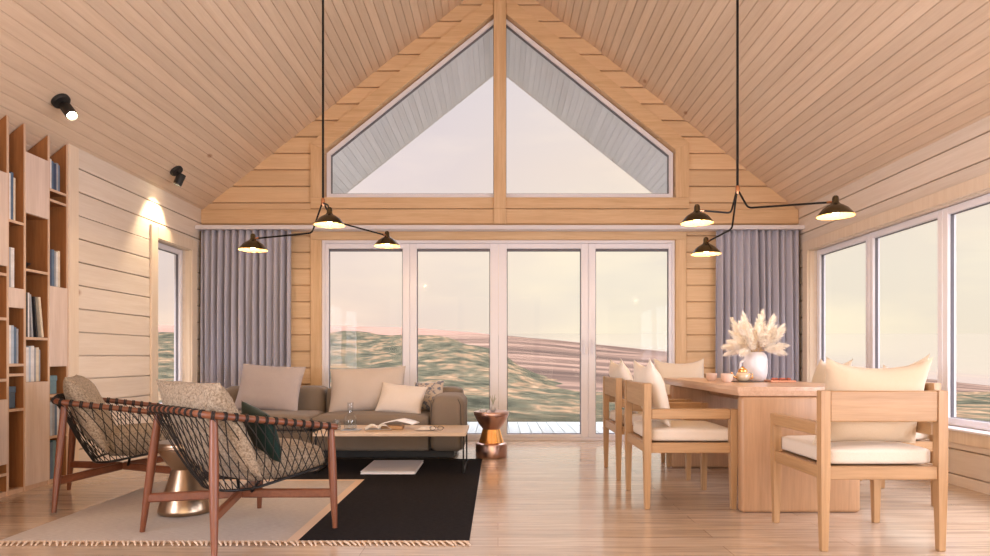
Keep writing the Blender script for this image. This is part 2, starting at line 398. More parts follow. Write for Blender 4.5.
log_wall('wall_right', M['pine_right'], lambda u, d, z: (XR+d, u, z), zbands(0, zc(XR), 2.20, RW[2:]), right_spans, 2.20, q=.006)
# wall behind the viewer, mostly glazed
g = G().bb(XL-TW, -3.0, YF-.16, YF, 0, zc(-3.0)-.1).bb(3.04, XR+TW, YF-.16, YF, 0, zc(3.04)-.1)
g.extr([(-3.0, 2.6), (3.04, 2.6), (XC, ZR)], lambda p: (p[0], YF, p[1]), lambda p: (p[0], YF-.16, p[1]))
struct(g.build('wall_rear', M['pine_back']))

# ------------------------------------------------------------------ windows
def sash(parent, place, u0, u1, z0, z1, w, d0, d1, name='window_frame'):
    """a rectangular frame ring with gasket and pane; place maps u, depth, z"""
    g = G()
    def bx(a, b, c, d): 
        p, q_ = place(a, d0, c), place(b, d1, d)
        g.bb(min(p[0], q_[0]), max(p[0], q_[0]), min(p[1], q_[1]), max(p[1], q_[1]), c, d, .004)
    bx(u0, u0+w, z0, z1); bx(u1-w, u1, z0, z1); bx(u0+w, u1-w, z0, z0+w); bx(u0+w, u1-w, z1-w, z1)
    f = g.build(name, M['white'], parent)
    g = G(); t = .004; dm = (d0+d1)/2
    def bx2(a, b, c, d):
        p, q_ = place(a, dm-.012, c), place(b, dm+.012, d)
        g.bb(min(p[0], q_[0]), max(p[0], q_[0]), min(p[1], q_[1]), max(p[1], q_[1]), c, d)
    a, b, c, d = u0+w-.001, u1-w+.001, z0+w-.001, z1-w+.001
    bx2(a, a+t, c, d); bx2(b-t, b, c, d); bx2(a, b, c, c+t); bx2(a, b, d-t, d)
    g.build('gasket', M['gasket'], f)
    p, q_ = place(a+t, dm-.003, c+t), place(b-t, dm+.003, d-t)
    G().bb(min(p[0], q_[0]), max(p[0], q_[0]), min(p[1], q_[1]), max(p[1], q_[1]), c+t, d-t).build('pane', M['glass'], f)
    return f
bk = lambda u, d, z: (u, YB+d, z)
def opening(name):
    o = bpy.data.objects.new(name, None); COL.objects.link(o); o['kind'] = 'structure'; return o
# glazed doors to the terrace
fr = G(); e0, e1 = .012, .13
for a, b, c, d in ((DU0, DU0+.03, 0, DZ), (DU1-.03, DU1, 0, DZ), (DU0+.03, DU1-.03, DZ-.03, DZ), (DU0+.03, DU1-.03, 0, .03)):
    fr.bb(a, b, YB+e0, YB+e1, c, d, .003)
dframe = opening('door_1'); fr.build('door_frame', M['white'], dframe)
glassx = [(-1.822, -1.026), (-.873, -.086), (.096, .893), (1.05, 1.837)]
mids = [DU0+.03] + [(glassx[i][1]+glassx[i+1][0])/2 for i in range(3)] + [DU1-.03]
for i, (a, b) in enumerate(glassx):
    dr = dframe if i == 0 else opening('door_%d' % (i+1))
    u0, u1 = mids[i]+.001, mids[i+1]-.001
    g = G(); y0, y1 = YB+.022, YB+.09
    for q_ in ((u0, a, .032, DZ-.032), (b, u1, .032, DZ-.032), (a, b, .032, .069), (a, b, 2.066, DZ-.032)): g.bb(q_[0], q_[1], y0, y1, q_[2], q_[3], .004)
    f = g.build('door_leaf', M['white'], dr)
    g = G(); t = .007
    for q_ in ((a, a+t, .069, 2.066), (b-t, b, .069, 2.066), (a, b, .069, .069+t), (a, b, 2.040, 2.066)): g.bb(q_[0], q_[1], YB+.045, YB+.068, q_[2], q_[3])
    g.build('gasket', M['gasket'], f)
    G().bb(a+t, b-t, YB+.053, YB+.059, .069+t, 2.04).build('pane', M['glass'], f)
    if i in (2, 3):
        hx = u1-.045 if i == 2 else u0+.045; h = G()
        h.box((hx, YB+.017, 1.02), (.026, .010, .15), .003)
        h.tube([(hx, YB+.014, 1.05), (hx, YB-.025, 1.05), (hx, YB-.03, 1.0), (hx, YB-.03, .93)], .008, 8)
        h.build('door_handle', M['white'], f)
# gable windows
def gable(name, s):
    o = opening(name); y0, y1 = YB+.03, YB+.11; w = .042; e = .012; pc = .021
    # corner points of the frame outline, measured out from the post
    A = [(pc, GB+e), (GH-e, GB+e), (GH-e, GE-e*1.6), (pc, GT-SL*pc-e*1.6)]
    def inset(poly, t):
        out = []; n = len(poly)
        for i in range(n):
            p0, p1, p2 = Vector(poly[i-1]), Vector(poly[i]), Vector(poly[(i+1) % n])
            d1, d2 = (p1-p0).normalized(), (p2-p1).normalized()
            n1, n2 = Vector((-d1.y, d1.x)), Vector((-d2.y, d2.x))
            b = (n1+n2); b = b/ (1+n1.dot(n2)); out.append(tuple(p1+b*t))
        return out
    B = inset(A, w); Cc = inset(A, w+.008); n = 4
    def ring(P, Q, ya, yb, nm, mat, par):
        g = G(); v = []
        for (yy, poly) in ((ya, P), (ya, Q), (yb, P), (yb, Q)): v += [(XC+s*p[0], yy, p[1]) for p in poly]
        f = []
        for i in range(n):
            j = (i+1) % n
            f += [(i, j, n+j, n+i), (2*n+i, 2*n+j, 3*n+j, 3*n+i), (i, j, 2*n+j, 2*n+i), (n+i, n+j, 3*n+j, 3*n+i)]
        return g.add(v, f).build(nm, mat, par)
    f = ring(A, B, y0, y1, 'window_frame', M['white'], o)
    ring(B, Cc, y0+.02, y1-.02, 'gasket', M['gasket'], f)
    G().extr(Cc, lambda p: (XC+s*p[0], y0+.037, p[1]), lambda p: (XC+s*p[0], y0+.043, p[1])).build('pane', M['glass'], f)
gable('window_1', -1); gable('window_2', 1)
# left window and right window band
lf = lambda u, d, z: (XL-d, u, z)
o = opening('window_3'); sash(o, lf, LW[0]+.004, LW[1]-.004, LW[2]+.004, LW[3]-.004, .05, .075, .14)
rt = lambda u, d, z: (XR+d, u, z)
ys = [(5.667, 6.596), (4.732, 5.665), (3.54, 4.730), (2.364, 3.538)]
for i, (a, b) in enumerate(ys):
    o = opening('window_%d' % (4+i)); sash(o, rt, a, b, RW[2]+.004, RW[3]-.004, .055, .075, .14)
for i, (a, b) in enumerate([(-2.595, -1.2), (-1.198, .25), (.252, 1.695)]):
    o = opening('window_%d' % (8+i)); sash(o, rt, a, b, RW[2]+.004, RW[3]-.004, .055, .075, .14)
for i, (a, b) in enumerate([(-2.595, -1.2), (-1.198, .25), (.252, 1.695)]):  # unseen left windows, added to bring in side light
    o = opening('window_%d' % (14+i)); sash(o, lf, a, b, RW[2]+.004, RW[3]-.004, .055, .075, .14)  # windows 14 and up are added, unseen, for side light only
rb = lambda u, d, z: (u, YF-d, z)
for i, (a, b) in enumerate([(-2.995, -1.0), (-.998, 1.04), (1.042, 3.035)]):
    o = opening('window_%d' % (11+i)); sash(o, rb, a, b, .01, 2.59, .07, .03, .11)

# ------------------------------------------------------------------ timber trim
def trim(n, g, mat): return struct(g.build('trim_%d' % n, mat))
th = .022
# door surround
trim(1, G().bb(DU0-.115, DU0, YB-th, YB-.0005, 0, DZ, .003), M['trim_z'])
trim(2, G().bb(DU1, DU1+.115, YB-th, YB-.0005, 0, DZ, .003), M['trim_z'])
trim(3, G().bb(DU0-.115, DU1+.115, YB-th, YB-.0005, DZ+.001, 2.268, .003), M['trim_x'])
# gable surround: sill, uprights and the two raking boards
trim(4, G().bb(XC-GH-.145, XC+GH+.145, YB-.03, YB-.0005, 2.487, GB, .003), M['trim_x'])
for k, s in enumerate((-1, 1)):
    trim(5+k, G().extr([(GH, GB+.001), (GH+.145, GB+.001), (GH+.145, GE+.07), (GH, GE)], lambda p: (XC+s*p[0], YB-.03, p[1]), lambda p: (XC+s*p[0], YB-.0005, p[1])), M['trim_z'])
    trim(7+k, G().extr([(.07, GT-SL*.07), (GH, GE+.001), (GH+.145, GE+.071), (.07, GT+.20-SL*.07)], lambda p: (XC+s*p[0], YB-.034, p[1]), lambda p: (XC+s*p[0], YB-.0005, p[1])), M['trim_x'])
# cross beam and ridge post
struct(G().bb(XL+.001, XR-.001, YB-.035, YB-.0005, 2.32, 2.476, .006).build('beam', M['trim_x']))
struct(G().bb(XC-.066, XC+.066, YB-.06, YB+.025, 2.478, ZR-.07, .006).bb(XC-.066, XC+.066, YB-.06, YB-.0365, 2.316, 2.478, .003).build('post', M['trim_z']))
# left window surround and bookcase end board
def side_trim(n, X, s, y0, y1, z0, z1, w, rev):
    g = G(); a, b = (X, X+s*th); xa, xb = min(a, b)+.0005*(s > 0), max(a, b)-.0005*(s < 0)
    for q_ in ((y0-w, y0, z0-w, z1+w), (y1, y1+w, z0-w, z1+w), (y0, y1, z1, z1+w), (y0, y1, z0-w, z0)): g.bb(xa, xb, *q_, .003)
    xo = X - s*.048; xa, xb = min(X, xo), max(X, xo); q_ = .006      # reveal lining
    g.bb(xa, xb, y0-.001, y0+q_, z0, z1).bb(xa, xb, y1-q_, y1+.001, z0, z1).bb(xa, xb, y0, y1, z1-q_, z1+.001)
    trim(n, g, M['daylit_trim'])
side_trim(9, XL, 1, LW[0], LW[1], LW[2], LW[3], .11, 0)
side_trim(10, XR, -1, RW[0], RW[1], RW[2], RW[3], .10, 0)
trim(11, G().bb(XL-.10, XL+.006, 4.728, 4.832, 0, zc(XL+.006)-.012, .002), M['daylit_trim'])
struct(G().bb(XR-.05, XR+.07, RW[0], RW[1], RW[2]-.012, RW[2]+.003, .003).build('trim_12', M['white']))
g = G().bb(XL+.002, XR-.002, YB-.175, YB-.04, 2.237, 2.279, .003)
tag(g.build('curtain_track', plain('white_track', (.72, .68, .70), .4)), 'white curtain track running the full width under the cross beam', 'curtain track')

# ------------------------------------------------------------------ bookcase built into the recess
bc = thing('bookcase', 'tall built-in oak bookcase with pale doors, fitted under the sloping ceiling', 'bookcase', (-3.4, 4.0, 0))
BX0, BX1 = -3.58, -3.173        # back and front, world
cols = [2.83, 3.10, 3.36, 3.56, 3.82, 4.06, 4.271, 4.425, 4.661, 4.861]
cols = [c*.9702 for c in cols]
def L_(x, y, z): return (x+3.4, y-4.0, z)
tk = .018
for y in cols:
    g = G(); top = lambda x: zc(x)-.012
    g.extr([(BX0, .0), (BX1-.004, .0), (BX1-.004, top(BX1)), (BX0, top(BX0))], lambda p: L_(p[0], y-tk/2, p[1]), lambda p: L_(p[0], y+tk/2, p[1]))
    d = g.build('divider', M['case'], bc)
    G().bb(BX1-.004+3.4, BX1+3.4, y-tk/2-4, y+tk/2-4, 0, top(BX1)).build('edge_strip', M['case_edge'], d, label='pale front edge')
cells = {6: dict(s=[1.503, 1.44, 1.154, .76, .151], d=[(1.503, 2.09), (.224, .628)]),
         7: dict(s=[1.797, .856, .791, .56], d=[(1.24, 1.355)]),
         8: dict(s=[1.496, 1.035], d=[(1.886, 2.283), (.03, .73)]),
         9: dict(s=[2.097, 2.023, .632, .338], d=[(.848, 1.406)]),
         5: dict(s=[.5, 1.0, 1.7], d=[(1.0, 1.7)]), 4: dict(s=[.8, 1.3, 1.9], d=[(.03, .8)]),
         3: dict(s=[.45, 1.1, 1.6], d=[(1.6, 2.1)]), 2: dict(s=[.9, 1.5], d=[(.9, 1.5)]), 1: dict(s=[.6, 1.2, 1.8], d=[(.03, .6)])}
def cell_y(i): return cols[i-1]+tk/2, cols[i]-tk/2
for i, c in cells.items():
    y0, y1 = cell_y(i)
    for z in c['s']:
        sh = G().bb(BX0+3.4, BX1-.004+3.4, y0-4, y1-4, z-tk, z).build('shelf', M['case'], bc)
        G().bb(BX1-.004+3.4, BX1+3.4, y0-4, y1-4, z-tk, z).build('edge_strip', M['case_edge'], sh, label='pale front edge')
    for a, b in c['d']:
        for zz in (a, b):
            if zz > .05 and zz not in c['s']: G().bb(BX0+3.4, BX1-.02+3.4, y0-4, y1-4, zz-tk, zz).build('shelf', M['case'], bc)
        G().bb(BX1-.016+3.4, BX1+.003+3.4, y0-.006-4, y1+.006-4, a+.002-(tk if a > .05 else 0), b-.002, .0015).build('door', M['door'], bc, label='pale flush door')
G().bb(BX0+3.4, BX0+.01+3.4, cols[0]-4, cols[-1]-4, 0, zc(BX0)-.02).build('back_panel', M['case'], bc)
G().bb(BX1-.04+3.4, BX1-.005+3.4, cols[0]-4, cols[-1]-4, 0.0, .03).build('plinth', M['case_edge'], bc)
for i in range(1, 10):
    y0, y1 = cell_y(i); G().bb(BX0+.01+3.4, BX1-.04+3.4, y0-4, y1-4, .012, .03).build('bottom_shelf', M['case'], bc)

# books
BOOKC = {'white': (.72, .70, .70), 'slate blue': (.10, .16, .25), 'navy': (.03, .055, .12), 'grey': (.33, .34, .37), 'cream': (.70, .60, .46), 'black': (.02, .02, .025), 'pale blue': (.42, .50, .60), 'dusty teal': (.16, .27, .32)}
bookm = {k: plain('book_'+k.replace(' ', '_'), v, .5, var=.12, bscale=25) for k, v in BOOKC.items()}
page_m = plain('paper_edges', (.74, .68, .58), .8, var=.08, bscale=300)
ORD = ['first', 'second', 'third', 'fourth', 'fifth', 'sixth', 'seventh', 'eighth']
def book(loc, w, h, d, mat, label, group, lean=0):
    """upright book: spine faces +X, thickness along Y"""
    o = G().bb(-d, 0, 0, .003, 0, h).bb(-d, 0, w-.003, w, 0, h).bb(-.004, 0, .003, w-.003, 0, h, 0).build('book', mat)
    o.location = loc; o.rotation_euler = (lean, 0, 0); tag(o, label, 'book', group)
    G().bb(-d+.004, -.0045, .0035, w-.0035, .004, h-.005).build('page_block', page_m, o)
    return o
def books(ci, z, specs, where, group, inset=.006):
    y0, y1 = cell_y(ci); y = y1 - .002      # cells are filled from the far (picture-left on screen is nearer) side
    y = y0 + .004; n = 0
    for (kname, w, h, lean) in specs:
        lab = '%s book, %s of those %s' % (kname, ORD[n], where)
        ex = h*math.sin(-lean) if lean < 0 else h*math.sin(lean)
        yy = y + (ex if lean > 0 else 0)
        book((BX1-inset, yy, z+.001 + (w*math.sin(-lean) if lean < 0 else 0)), w, h, .16, bookm[kname], lab, group, lean)
        y += w*1.03 + (ex if lean else 0)*1.02 + .001; n += 1
books(9, 2.097, [('white', .022, .21, 0), ('slate blue', .018, .20, 0), ('navy', .028, .19, 0), ('grey', .02, .20, 0), ('slate blue', .014, .19, 0)], 'in the top cell beside the wall', 'books in the top cell by the wall')
books(9, 1.406, [('navy', .022, .25, 0), ('slate blue', .026, .26, 0), ('grey', .018, .25, 0), ('white', .016, .25, 0), ('cream', .022, .26, 0)], 'on the tall door by the wall', 'books above the tall door by the wall')
books(9, .338, [('pale blue', .03, .24, 0), ('grey', .022, .25, 0), ('slate blue', .022, .23, 0), ('white', .02, .24, 0), ('grey', .02, .22, 0)], 'behind the left lounge chair rail', 'books behind the lounge chair')
books(9, .03, [('slate blue', .035, .26, 0), ('dusty teal', .03, .27, 0), ('slate blue', .03, .25, 0)], 'in the lowest cell by the wall', 'books in the lowest cell by the wall')
books(8, 1.035, [('black', .02, .30, 0), ('white', .014, .30, 0), ('grey', .016, .29, R(4)), ('black', .014, .28, R(6)), ('cream', .02, .28, R(7))], 'leaning in the wide column', 'leaning books in the middle column')
books(8, .73, [('white', .03, .235, 0), ('pale blue', .016, .24, 0), ('white', .03, .245, 0), ('grey', .016, .23, 0), ('cream', .026, .235, 0), ('grey', .012, .22, 0)], 'on the large lower door', 'books above the large lower door')
books(8, 1.496, [('grey', .014, .02, 0)], 'lying as a stub in the middle column', 'loose booklets') if False else None
books(7, 1.797, [('white', .018, .30, 0), ('slate blue', .022, .31, 0), ('cream', .016, .28, 0)], 'high in the second column', 'books high in the second column')
books(7, 1.355, [('grey', .018, .26, 0), ('white', .03, .26, 0)], 'above the small square pale door', 'books above the small square door')
books(7, .856, [('white', .022, .25, 0), ('pale blue', .022, .25, 0), ('slate blue', .02, .24, 0), ('grey', .016, .23, 0)], 'under the small square pale door', 'books under the small square door')
books(6, 2.09, [('slate blue', .03, .17, 0), ('grey', .03, .22, 0), ('navy', .03, .2, 0)], 'on the nearest upper door', 'books on the nearest upper door')
books(6, .151, [('black', .03, .05, 0), ('white', .03, .05, 0)], 'low in the nearest column', 'booklets low in the nearest column')
# boxes and bowls on shelves
def shelf_box(ci, z, w, h, mat, label):
    y0, y1 = cell_y(ci); o = thing('storage_box', label, 'box', (BX1-.15, y0+.01+w/2, z+.001))
    G().bb(-.11, .11, -w/2, w/2, 0, h, .004).build('box_body', mat, o); G().bb(-.113, .113, -w/2-.003, w/2+.003, h*.72, h+.004, .004).build('lid', mat, o)
shelf_box(9, .632, .12, .13, bookm['dusty teal'], 'blue grey storage box in the cell under the tall pale door')
shelf_box(7, .56, .10, .14, bookm['slate blue'], 'dark blue storage box in the second column near the floor')
def bowl(ci, z, r, h, label, mat):
    y0, y1 = cell_y(ci)
    o = G().lathe([(0, .002), (r*.4, .002), (r*.5, .008), (r*.95, h*.8), (r, h), (r*.93, h*.97), (r*.45, .014), (0, .012)], 24).build('bowl', mat, smooth=40)
    o.location = (BX1-.12, (y0+y1)/2-.02, z+.001); tag(o, label, 'bowl')
bowl(8, 1.496, .075, .05, 'shallow black bowl alone in the open cell of the wide column', M['black_matte'])
bowl(6, 1.154, .06, .07, 'small black bowl in the nearest column of the bookcase', M['black_matte'])
for k, (w, h) in enumerate([(.016, .13), (.02, .16), (.014, .11)]): pass
books(8, 1.036, [], '', '')

# ------------------------------------------------------------------ ceiling spotlights
def spotlight(x, y, label, aim, lit, power):
    z = zc(x); o = thing('ceiling_spotlight', label, 'spotlight', (x, y, z-.002), 0, 'ceiling spotlights')
    nrm = Vector((SL if x > XC else -SL, 0, 1)).normalized()*-1          # down from the lining
    q = Vector((0, 0, 1)).rotation_difference(nrm).to_matrix()
    G().lathe([(0, 0), (.060, 0), (.060, .018), (.055, .024), (0, .024)], 28, M=q).build('mount_plate', M['black_matte'], o, smooth=40)
    a = nrm*.024; b = nrm*.075
    G().tube([a, b], .011, 10).build('stem', M['black_matte'], o, smooth=40)
    D = Vector(aim).normalized(); q2 = Vector((0, 0, 1)).rotation_difference(D).to_matrix()
    G().lathe([(0, -.045), (.034, -.045), (.037, -.04), (.037, .062), (.033, .065), (.031, .05), (0, .048)], 28, c=b+D*.02, M=q2).build('head', M['black_matte'], o, smooth=40)
    G().lathe([(0, 0), (.029, 0), (.024, .008), (0, .011)], 20, c=b+D*.0685, M=q2).build('lens', lit, o, smooth=50)
    d = bpy.data.lights.new('spot_beam', 'SPOT'); d.energy = power; d.color = (1, .78, .50); d.spot_size = R(75); d.spot_blend = .6; d.shadow_soft_size = .03
    l = bpy.data.objects.new('spot_beam', d); COL.objects.link(l); l.parent = o; l.location = b+D*.10; l.rotation_euler = D.to_track_quat('-Z', 'Y').to_euler()
lens_hot = plain('lit_spot_lens', (1, .9, .7), .3, emit=(1, .82, .5), es=60)
spotlight(-2.965, 4.333, 'lit black spotlight on the sloping ceiling above the bookcase', (.62, -.30, -.70), lens_hot, 25)
spotlight(-2.98, 5.92, 'black spotlight on the ceiling above the side window, tilted at the wall', (-.42, -.06, -1), lens_hot, 50)

# ------------------------------------------------------------------ pendant lamps
def pendant(label, hub, shades, bends):
    hx, hy, hz = hub; o = thing('pendant_lamp', label, 'pendant lamp', (hx, hy, hz), 0, 'three-armed pendant lamps')
    zt = zc(hx)-hz-.004
    G().tube([(0, 0, -.02), (0, 0, zt-.02)], .0085, 10).build('stem', M['black'], o, smooth=40)
    G().lathe([(0, zt-.055), (.05, zt-.055), (.055, zt-.05), (.055, zt), (0, zt)], 24).build('ceiling_rose', M['black'], o, smooth=40)
    G().lathe([(0, -.03), (.012, -.028), (.015, -.01), (.015, .02), (.010, .03), (0, .03)], 16).build('hub', M['copper'], o, smooth=40, label='small copper joint')
    for (sx, sy, sz), bd in zip(shades, bends):
        c = Vector((sx-hx, sy-hy, sz-hz)); top = c + Vector((0, 0, .088))
        dh = Vector((c.x, c.y, 0)).normalized()
        P1 = Vector(bd); pts = [Vector((0, 0, -.01)) + dh*.008]
        P0 = pts[0]; a_ = P1 + (P0-P1).normalized()*.03; b_ = P1 + (top-P1).normalized()*.03
        for t in (0, .25, .5, .75, 1): pts.append(a_.lerp(P1, t).lerp(P1.lerp(b_, t), t))
        pts.append(top - (top-P1).normalized()*.012)
        arm = G().tube(pts, .0068, 8).build('arm', M['black'], o, smooth=40)
        G().tube([top-(top-P1).normalized()*.05, top-(top-P1).normalized()*.015], .0085, 8).build('arm_collar', M['copper'], arm, smooth=40, label='copper collar')
        pr = [(r0*.91, z0) for r0, z0 in [(0, .128), (.012, .127), (.019, .12), (.022, .108), (.022, .088), (.030, .076), (.052, .065), (.082, .046), (.106, .020), (.122, 0.0), (.1205, -.002), (.104, .018), (.080, .043), (.050, .061), (.02, .068), (0, .069)]]
        sh = G().lathe(pr[:10], 36, c=c, cap=False).build('shade', M['brass_dark'], o, smooth=50)
        G().lathe([(r, z) for r, z in pr[9:]], 36, c=c, cap=False).build('shade_lining', M['shade_in'], sh, smooth=50, label='warm white inside of the shade')
        G().lathe([(0, -.030+.036), (.012, -.028+.036), (.022, -.014+.036), (.026, .004+.03), (.02, .02+.034), (.012, .032+.03), (0, .034+.03)], 18, c=c).build('bulb', M['bulb'], sh, smooth=60)
        d = bpy.data.lights.new('bulb_glow', 'POINT'); d.energy = 8; d.color = (1, .68, .36); d.shadow_soft_size = .012
        l = bpy.data.objects.new('bulb_glow', d); COL.objects.link(l); l.parent = o; l.location = c + Vector((0, 0, -.012))
def at(px, py, Y): return ((px-498)/640*Y, Y, .9+(357-py)/640*Y)
def rel(p, h): return tuple(a-b for a, b in zip(p, h))
h1 = at(323, 202, 4.9)
pendant('black three-armed pendant lamp hanging over the sofa and coffee table', h1, [at(253, 250, 5.0), at(329.5, 225, 4.6), at(387, 246, 5.45)], [rel(at(312, 233, 4.93), h1), rel(at(328, 205, 4.8), h1), rel(at(333, 221, 5.0), h1)])
h2 = at(737.5, 190, 4.5)
pendant('black three-armed pendant lamp hanging over the dining table', h2, [at(697, 223, 4.42), at(706, 254, 4.85), at(835.5, 216, 4.0)], [rel(at(731, 213, 4.48), h2), rel(at(732, 229, 4.62), h2), rel(at(748, 208, 4.45), h2)])

# ------------------------------------------------------------------ curtains
cur_m = fabric('mauve_grey_linen', (.40, .395, .46), (.53, .52, .60), 400, .15)
def curtain(x0, x1, n, label, seed):
    r = random.Random(seed); Yc = YB-.108; zt = 2.234
    ph = [r.uniform(-.5, .5) for _ in range(n+1)]; am = [r.uniform(.35, 1.3) for _ in range(n+1)]
    def fn(u, v):
        k = u*n; i = min(int(k), n-1); f = k-i; s_ = f*f*(3-2*f)
        p = ph[i]*(1-s_)+ph[i+1]*s_; a = am[i]*(1-s_)+am[i+1]*s_
        w = 1-v; dep = .064*(.55+.45*min(1, w*3))*a
        wv = math.sin(2*math.pi*(k+.35*p*w))
        y = Yc + dep*(abs(wv)**.7)*(1 if wv > 0 else -1) + .008*math.sin(9*u+3*w)*w
        return (x0+(x1-x0)*u + .010*math.sin(2*math.pi*k*2)*w, y, .012 + (zt-.012)*v)
    g = G().grid(fn, n*14+1, 26)
    o = g.build('curtain', cur_m, smooth=80)
    md = o.modifiers.new('cloth_thickness', 'SOLIDIFY'); md.thickness = .004
    tag(o, label, 'curtain', 'floor-length curtains')
curtain(-3.13, -2.185, 13, 'mauve grey floor-length curtain left of the glazed doors behind the sofa', 3)
curtain(2.30, 3.17, 12, 'mauve grey floor-length curtain right of the glazed doors behind the dining table', 5)

# ------------------------------------------------------------------ soft shapes
def pillow_g(w, h, t, pinch=.07, seed=0, wr=.008, n=26, sag=0, ears=0.0, fuzz=0.0):
    """cushion standing in the XZ plane, bottom edge at z = 0, thickness along Y"""
    g = G(); off = Vector((seed*3.1, seed*1.7, seed*.9))
    def prof(a): return max(0, 1-abs(a)**2.4)
    def P(u, v, s):
        x = w/2*u*(1-pinch*(1-v*v)); z = h/2*v*(1-pinch*(1-u*u)) 
        if v > 0: z -= sag*v*(1-u*u); 
        th_ = t/2*(prof(u)*prof(v))**.55
        d = mnoise.noise(Vector((x*7, s*2, z*7))+off)*wr*min(1, th_/(t*.2)) + mnoise.noise(Vector((x*18, s*4, z*18))+off)*wr*.35*min(1, th_/(t*.2))
        if fuzz: d += mnoise.noise(Vector((x*70, s*9, z*70)))*fuzz
        if ears and v > 0: z += ears*(abs(u)**6)*v**6
        return (x, s*(th_+d), z+h/2)
    idx = {}; vs_ = []; fs = []
    for s in (1, -1):
        for i in range(n+1):
            for j in range(n+1):
                u, v = -1+2*i/n, -1+2*j/n
                u = math.copysign(abs(u)**.8, u); v = math.copysign(abs(v)**.8, v)
                if s == -1 and (i in (0, n) or j in (0, n)): idx[(s, i, j)] = idx[(1, i, j)]; continue
                idx[(s, i, j)] = len(vs_); vs_.append(P(u, v, s))
        for i in range(n):
            for j in range(n): fs.append((idx[(s, i, j)], idx[(s, i+1, j)], idx[(s, i+1, j+1)], idx[(s, i, j+1)]))
    return g.add(vs_, fs)
def pillow(name, label, mat, loc, rot, w, h, t, group=None, **k):
    o = pillow_g(w, h, t, **k).build(name, mat, smooth=75); o.location = loc; o.rotation_euler = Euler(rot, 'ZYX') if False else rot
    return tag(o, label, 'cushion', group)
def soft_box(g, x0, x1, y0, y1, z0, z1, r=.04, crown=.02, n=14, seed=0, wr=.004):
    """upholstered block: rounded edges and a slightly crowned top"""
    bm = bmesh.new(); bmesh.ops.create_cube(bm, size=1); bmesh.ops.subdivide_edges(bm, edges=bm.edges[:], cuts=n, use_grid_fill=True)
    cx, cy, cz = (x0+x1)/2, (y0+y1)/2, (z0+z1)/2; hx, hy, hz = (x1-x0)/2, (y1-y0)/2, (z1-z0)/2; vs_ = []
    bm.verts.index_update()
    for v in bm.verts:
        p = Vector((v.co.x*2, v.co.y*2, v.co.z*2)); q = Vector((p.x*hx, p.y*hy, p.z*hz)); rr2 = min(r, hx, hy, hz)
        inner = Vector((max(-hx+rr2, min(hx-rr2, q.x)), max(-hy+rr2, min(hy-rr2, q.y)), max(-hz+rr2, min(hz-rr2, q.z))))
        d = q-inner
        if d.length > 1e-9:
            mx_ = max(abs(d.x), abs(d.y), abs(d.z)); q = inner + d.normalized()*rr2*(mx_/rr2 if mx_ < rr2 else 1)
        if p.z > 0: q.z += crown*p.z*(1-p.x**2*.9)*(1-p.y**2*.9)
        q += Vector((1, 1, 1))*mnoise.noise(q*6+Vector((seed, seed*2, 0)))*wr
        vs_.append(q+Vector((cx, cy, cz)))
    g.add(vs_, [[v.index for v in f.verts] for f in bm.faces]); bm.free(); return g

# ------------------------------------------------------------------ rug
def rug_mat():
    m, t, b = new_mat('colour_block_rug'); L = t.links
    tc = N(t, 'ShaderNodeTexCoord'); sp = N(t, 'ShaderNodeSeparateXYZ'); L.new(tc.outputs['Object'], sp.inputs[0])
    def step(sock, v, gt=True):
        n = N(t, 'ShaderNodeMath', operation='GREATER_THAN' if gt else 'LESS_THAN'); L.new(sock, n.inputs[0]); n.inputs[1].default_value = v; return n.outputs[0]
    def mx(f, a, c):
        n = N(t, 'ShaderNodeMixRGB'); L.new(f, n.inputs[0])
        for i, q_ in ((1, a), (2, c)):
            if isinstance(q_, tuple): n.inputs[i].default_value = (*q_, 1)
            else: L.new(q_, n.inputs[i])
        return n.outputs[0]
    def mathn(op, a, c):
        n = N(t, 'ShaderNodeMath', operation=op); L.new(a, n.inputs[0]); L.new(c, n.inputs[1]); return n.outputs[0]
    ns = N(t, 'ShaderNodeTexNoise'); ns.inputs['Scale'].default_value = 5; ns.inputs['Detail'].default_value = 5
    mp = N(t, 'ShaderNodeMapping'); mp.inputs['Scale'].default_value = (6, 90, 1); L.new(tc.outputs['Object'], mp.inputs[0]); L.new(mp.outputs[0], ns.inputs['Vector'])
    lt = ramp(t, [(.35, (.42, .36, .32)), (.65, (.56, .50, .45))]); L.new(ns.outputs[0], lt.inputs[0])
    dk = ramp(t, [(.35, (.010, .009, .011)), (.65, (.030, .027, .028))]); L.new(ns.outputs[0], dk.inputs[0])
    inlight = mathn('MULTIPLY', step(sp.outputs['X'], -1.03, False), step(sp.outputs['Y'], 4.62, False))
    inband = mathn('MULTIPLY', step(sp.outputs['X'], -.975, False), step(sp.outputs['Y'], 4.675, False))
    c = mx(inband, dk.outputs[0], (.66, .50, .38)); c = mx(inlight, c, lt.outputs[0])
    L.new(c, b.inputs['Base Color']); b.inputs['Roughness'].default_value = 1; b.inputs['Specular IOR Level'].default_value = .05
    bp = N(t, 'ShaderNodeBump'); bp.inputs['Strength'].default_value = .5; bp.inputs['Distance'].default_value = .004; L.new(ns.outputs[0], bp.inputs['Height']); L.new(bp.outputs[0], b.inputs['Normal'])
    return m
rug = thing('rug', 'colour-block rug, pale grey under the lounge chairs and black by the coffee table', 'rug')
G().bb(-2.43, -.14, 3.12, 5.62, .001, .006, .002).build('pile', rug_mat(), rug)
G().bb(-2.43, -.14, 3.095, 3.119, .001, .006, .002).build('border', plain('rug_border', (.66, .50, .38), .95, bump=.4, bscale=300), rug, label='cream woven end band')
g = G(); x = -2.425
while x < -.145:
    d = rnd.uniform(.018, .034); g.tube([(x, 3.098, .007), (x+d*.6, 3.072, .008), (x+d*1.2, 3.043+rnd.uniform(-.004, .004), .006)], [.0065, .006, .004], 6); x += .029
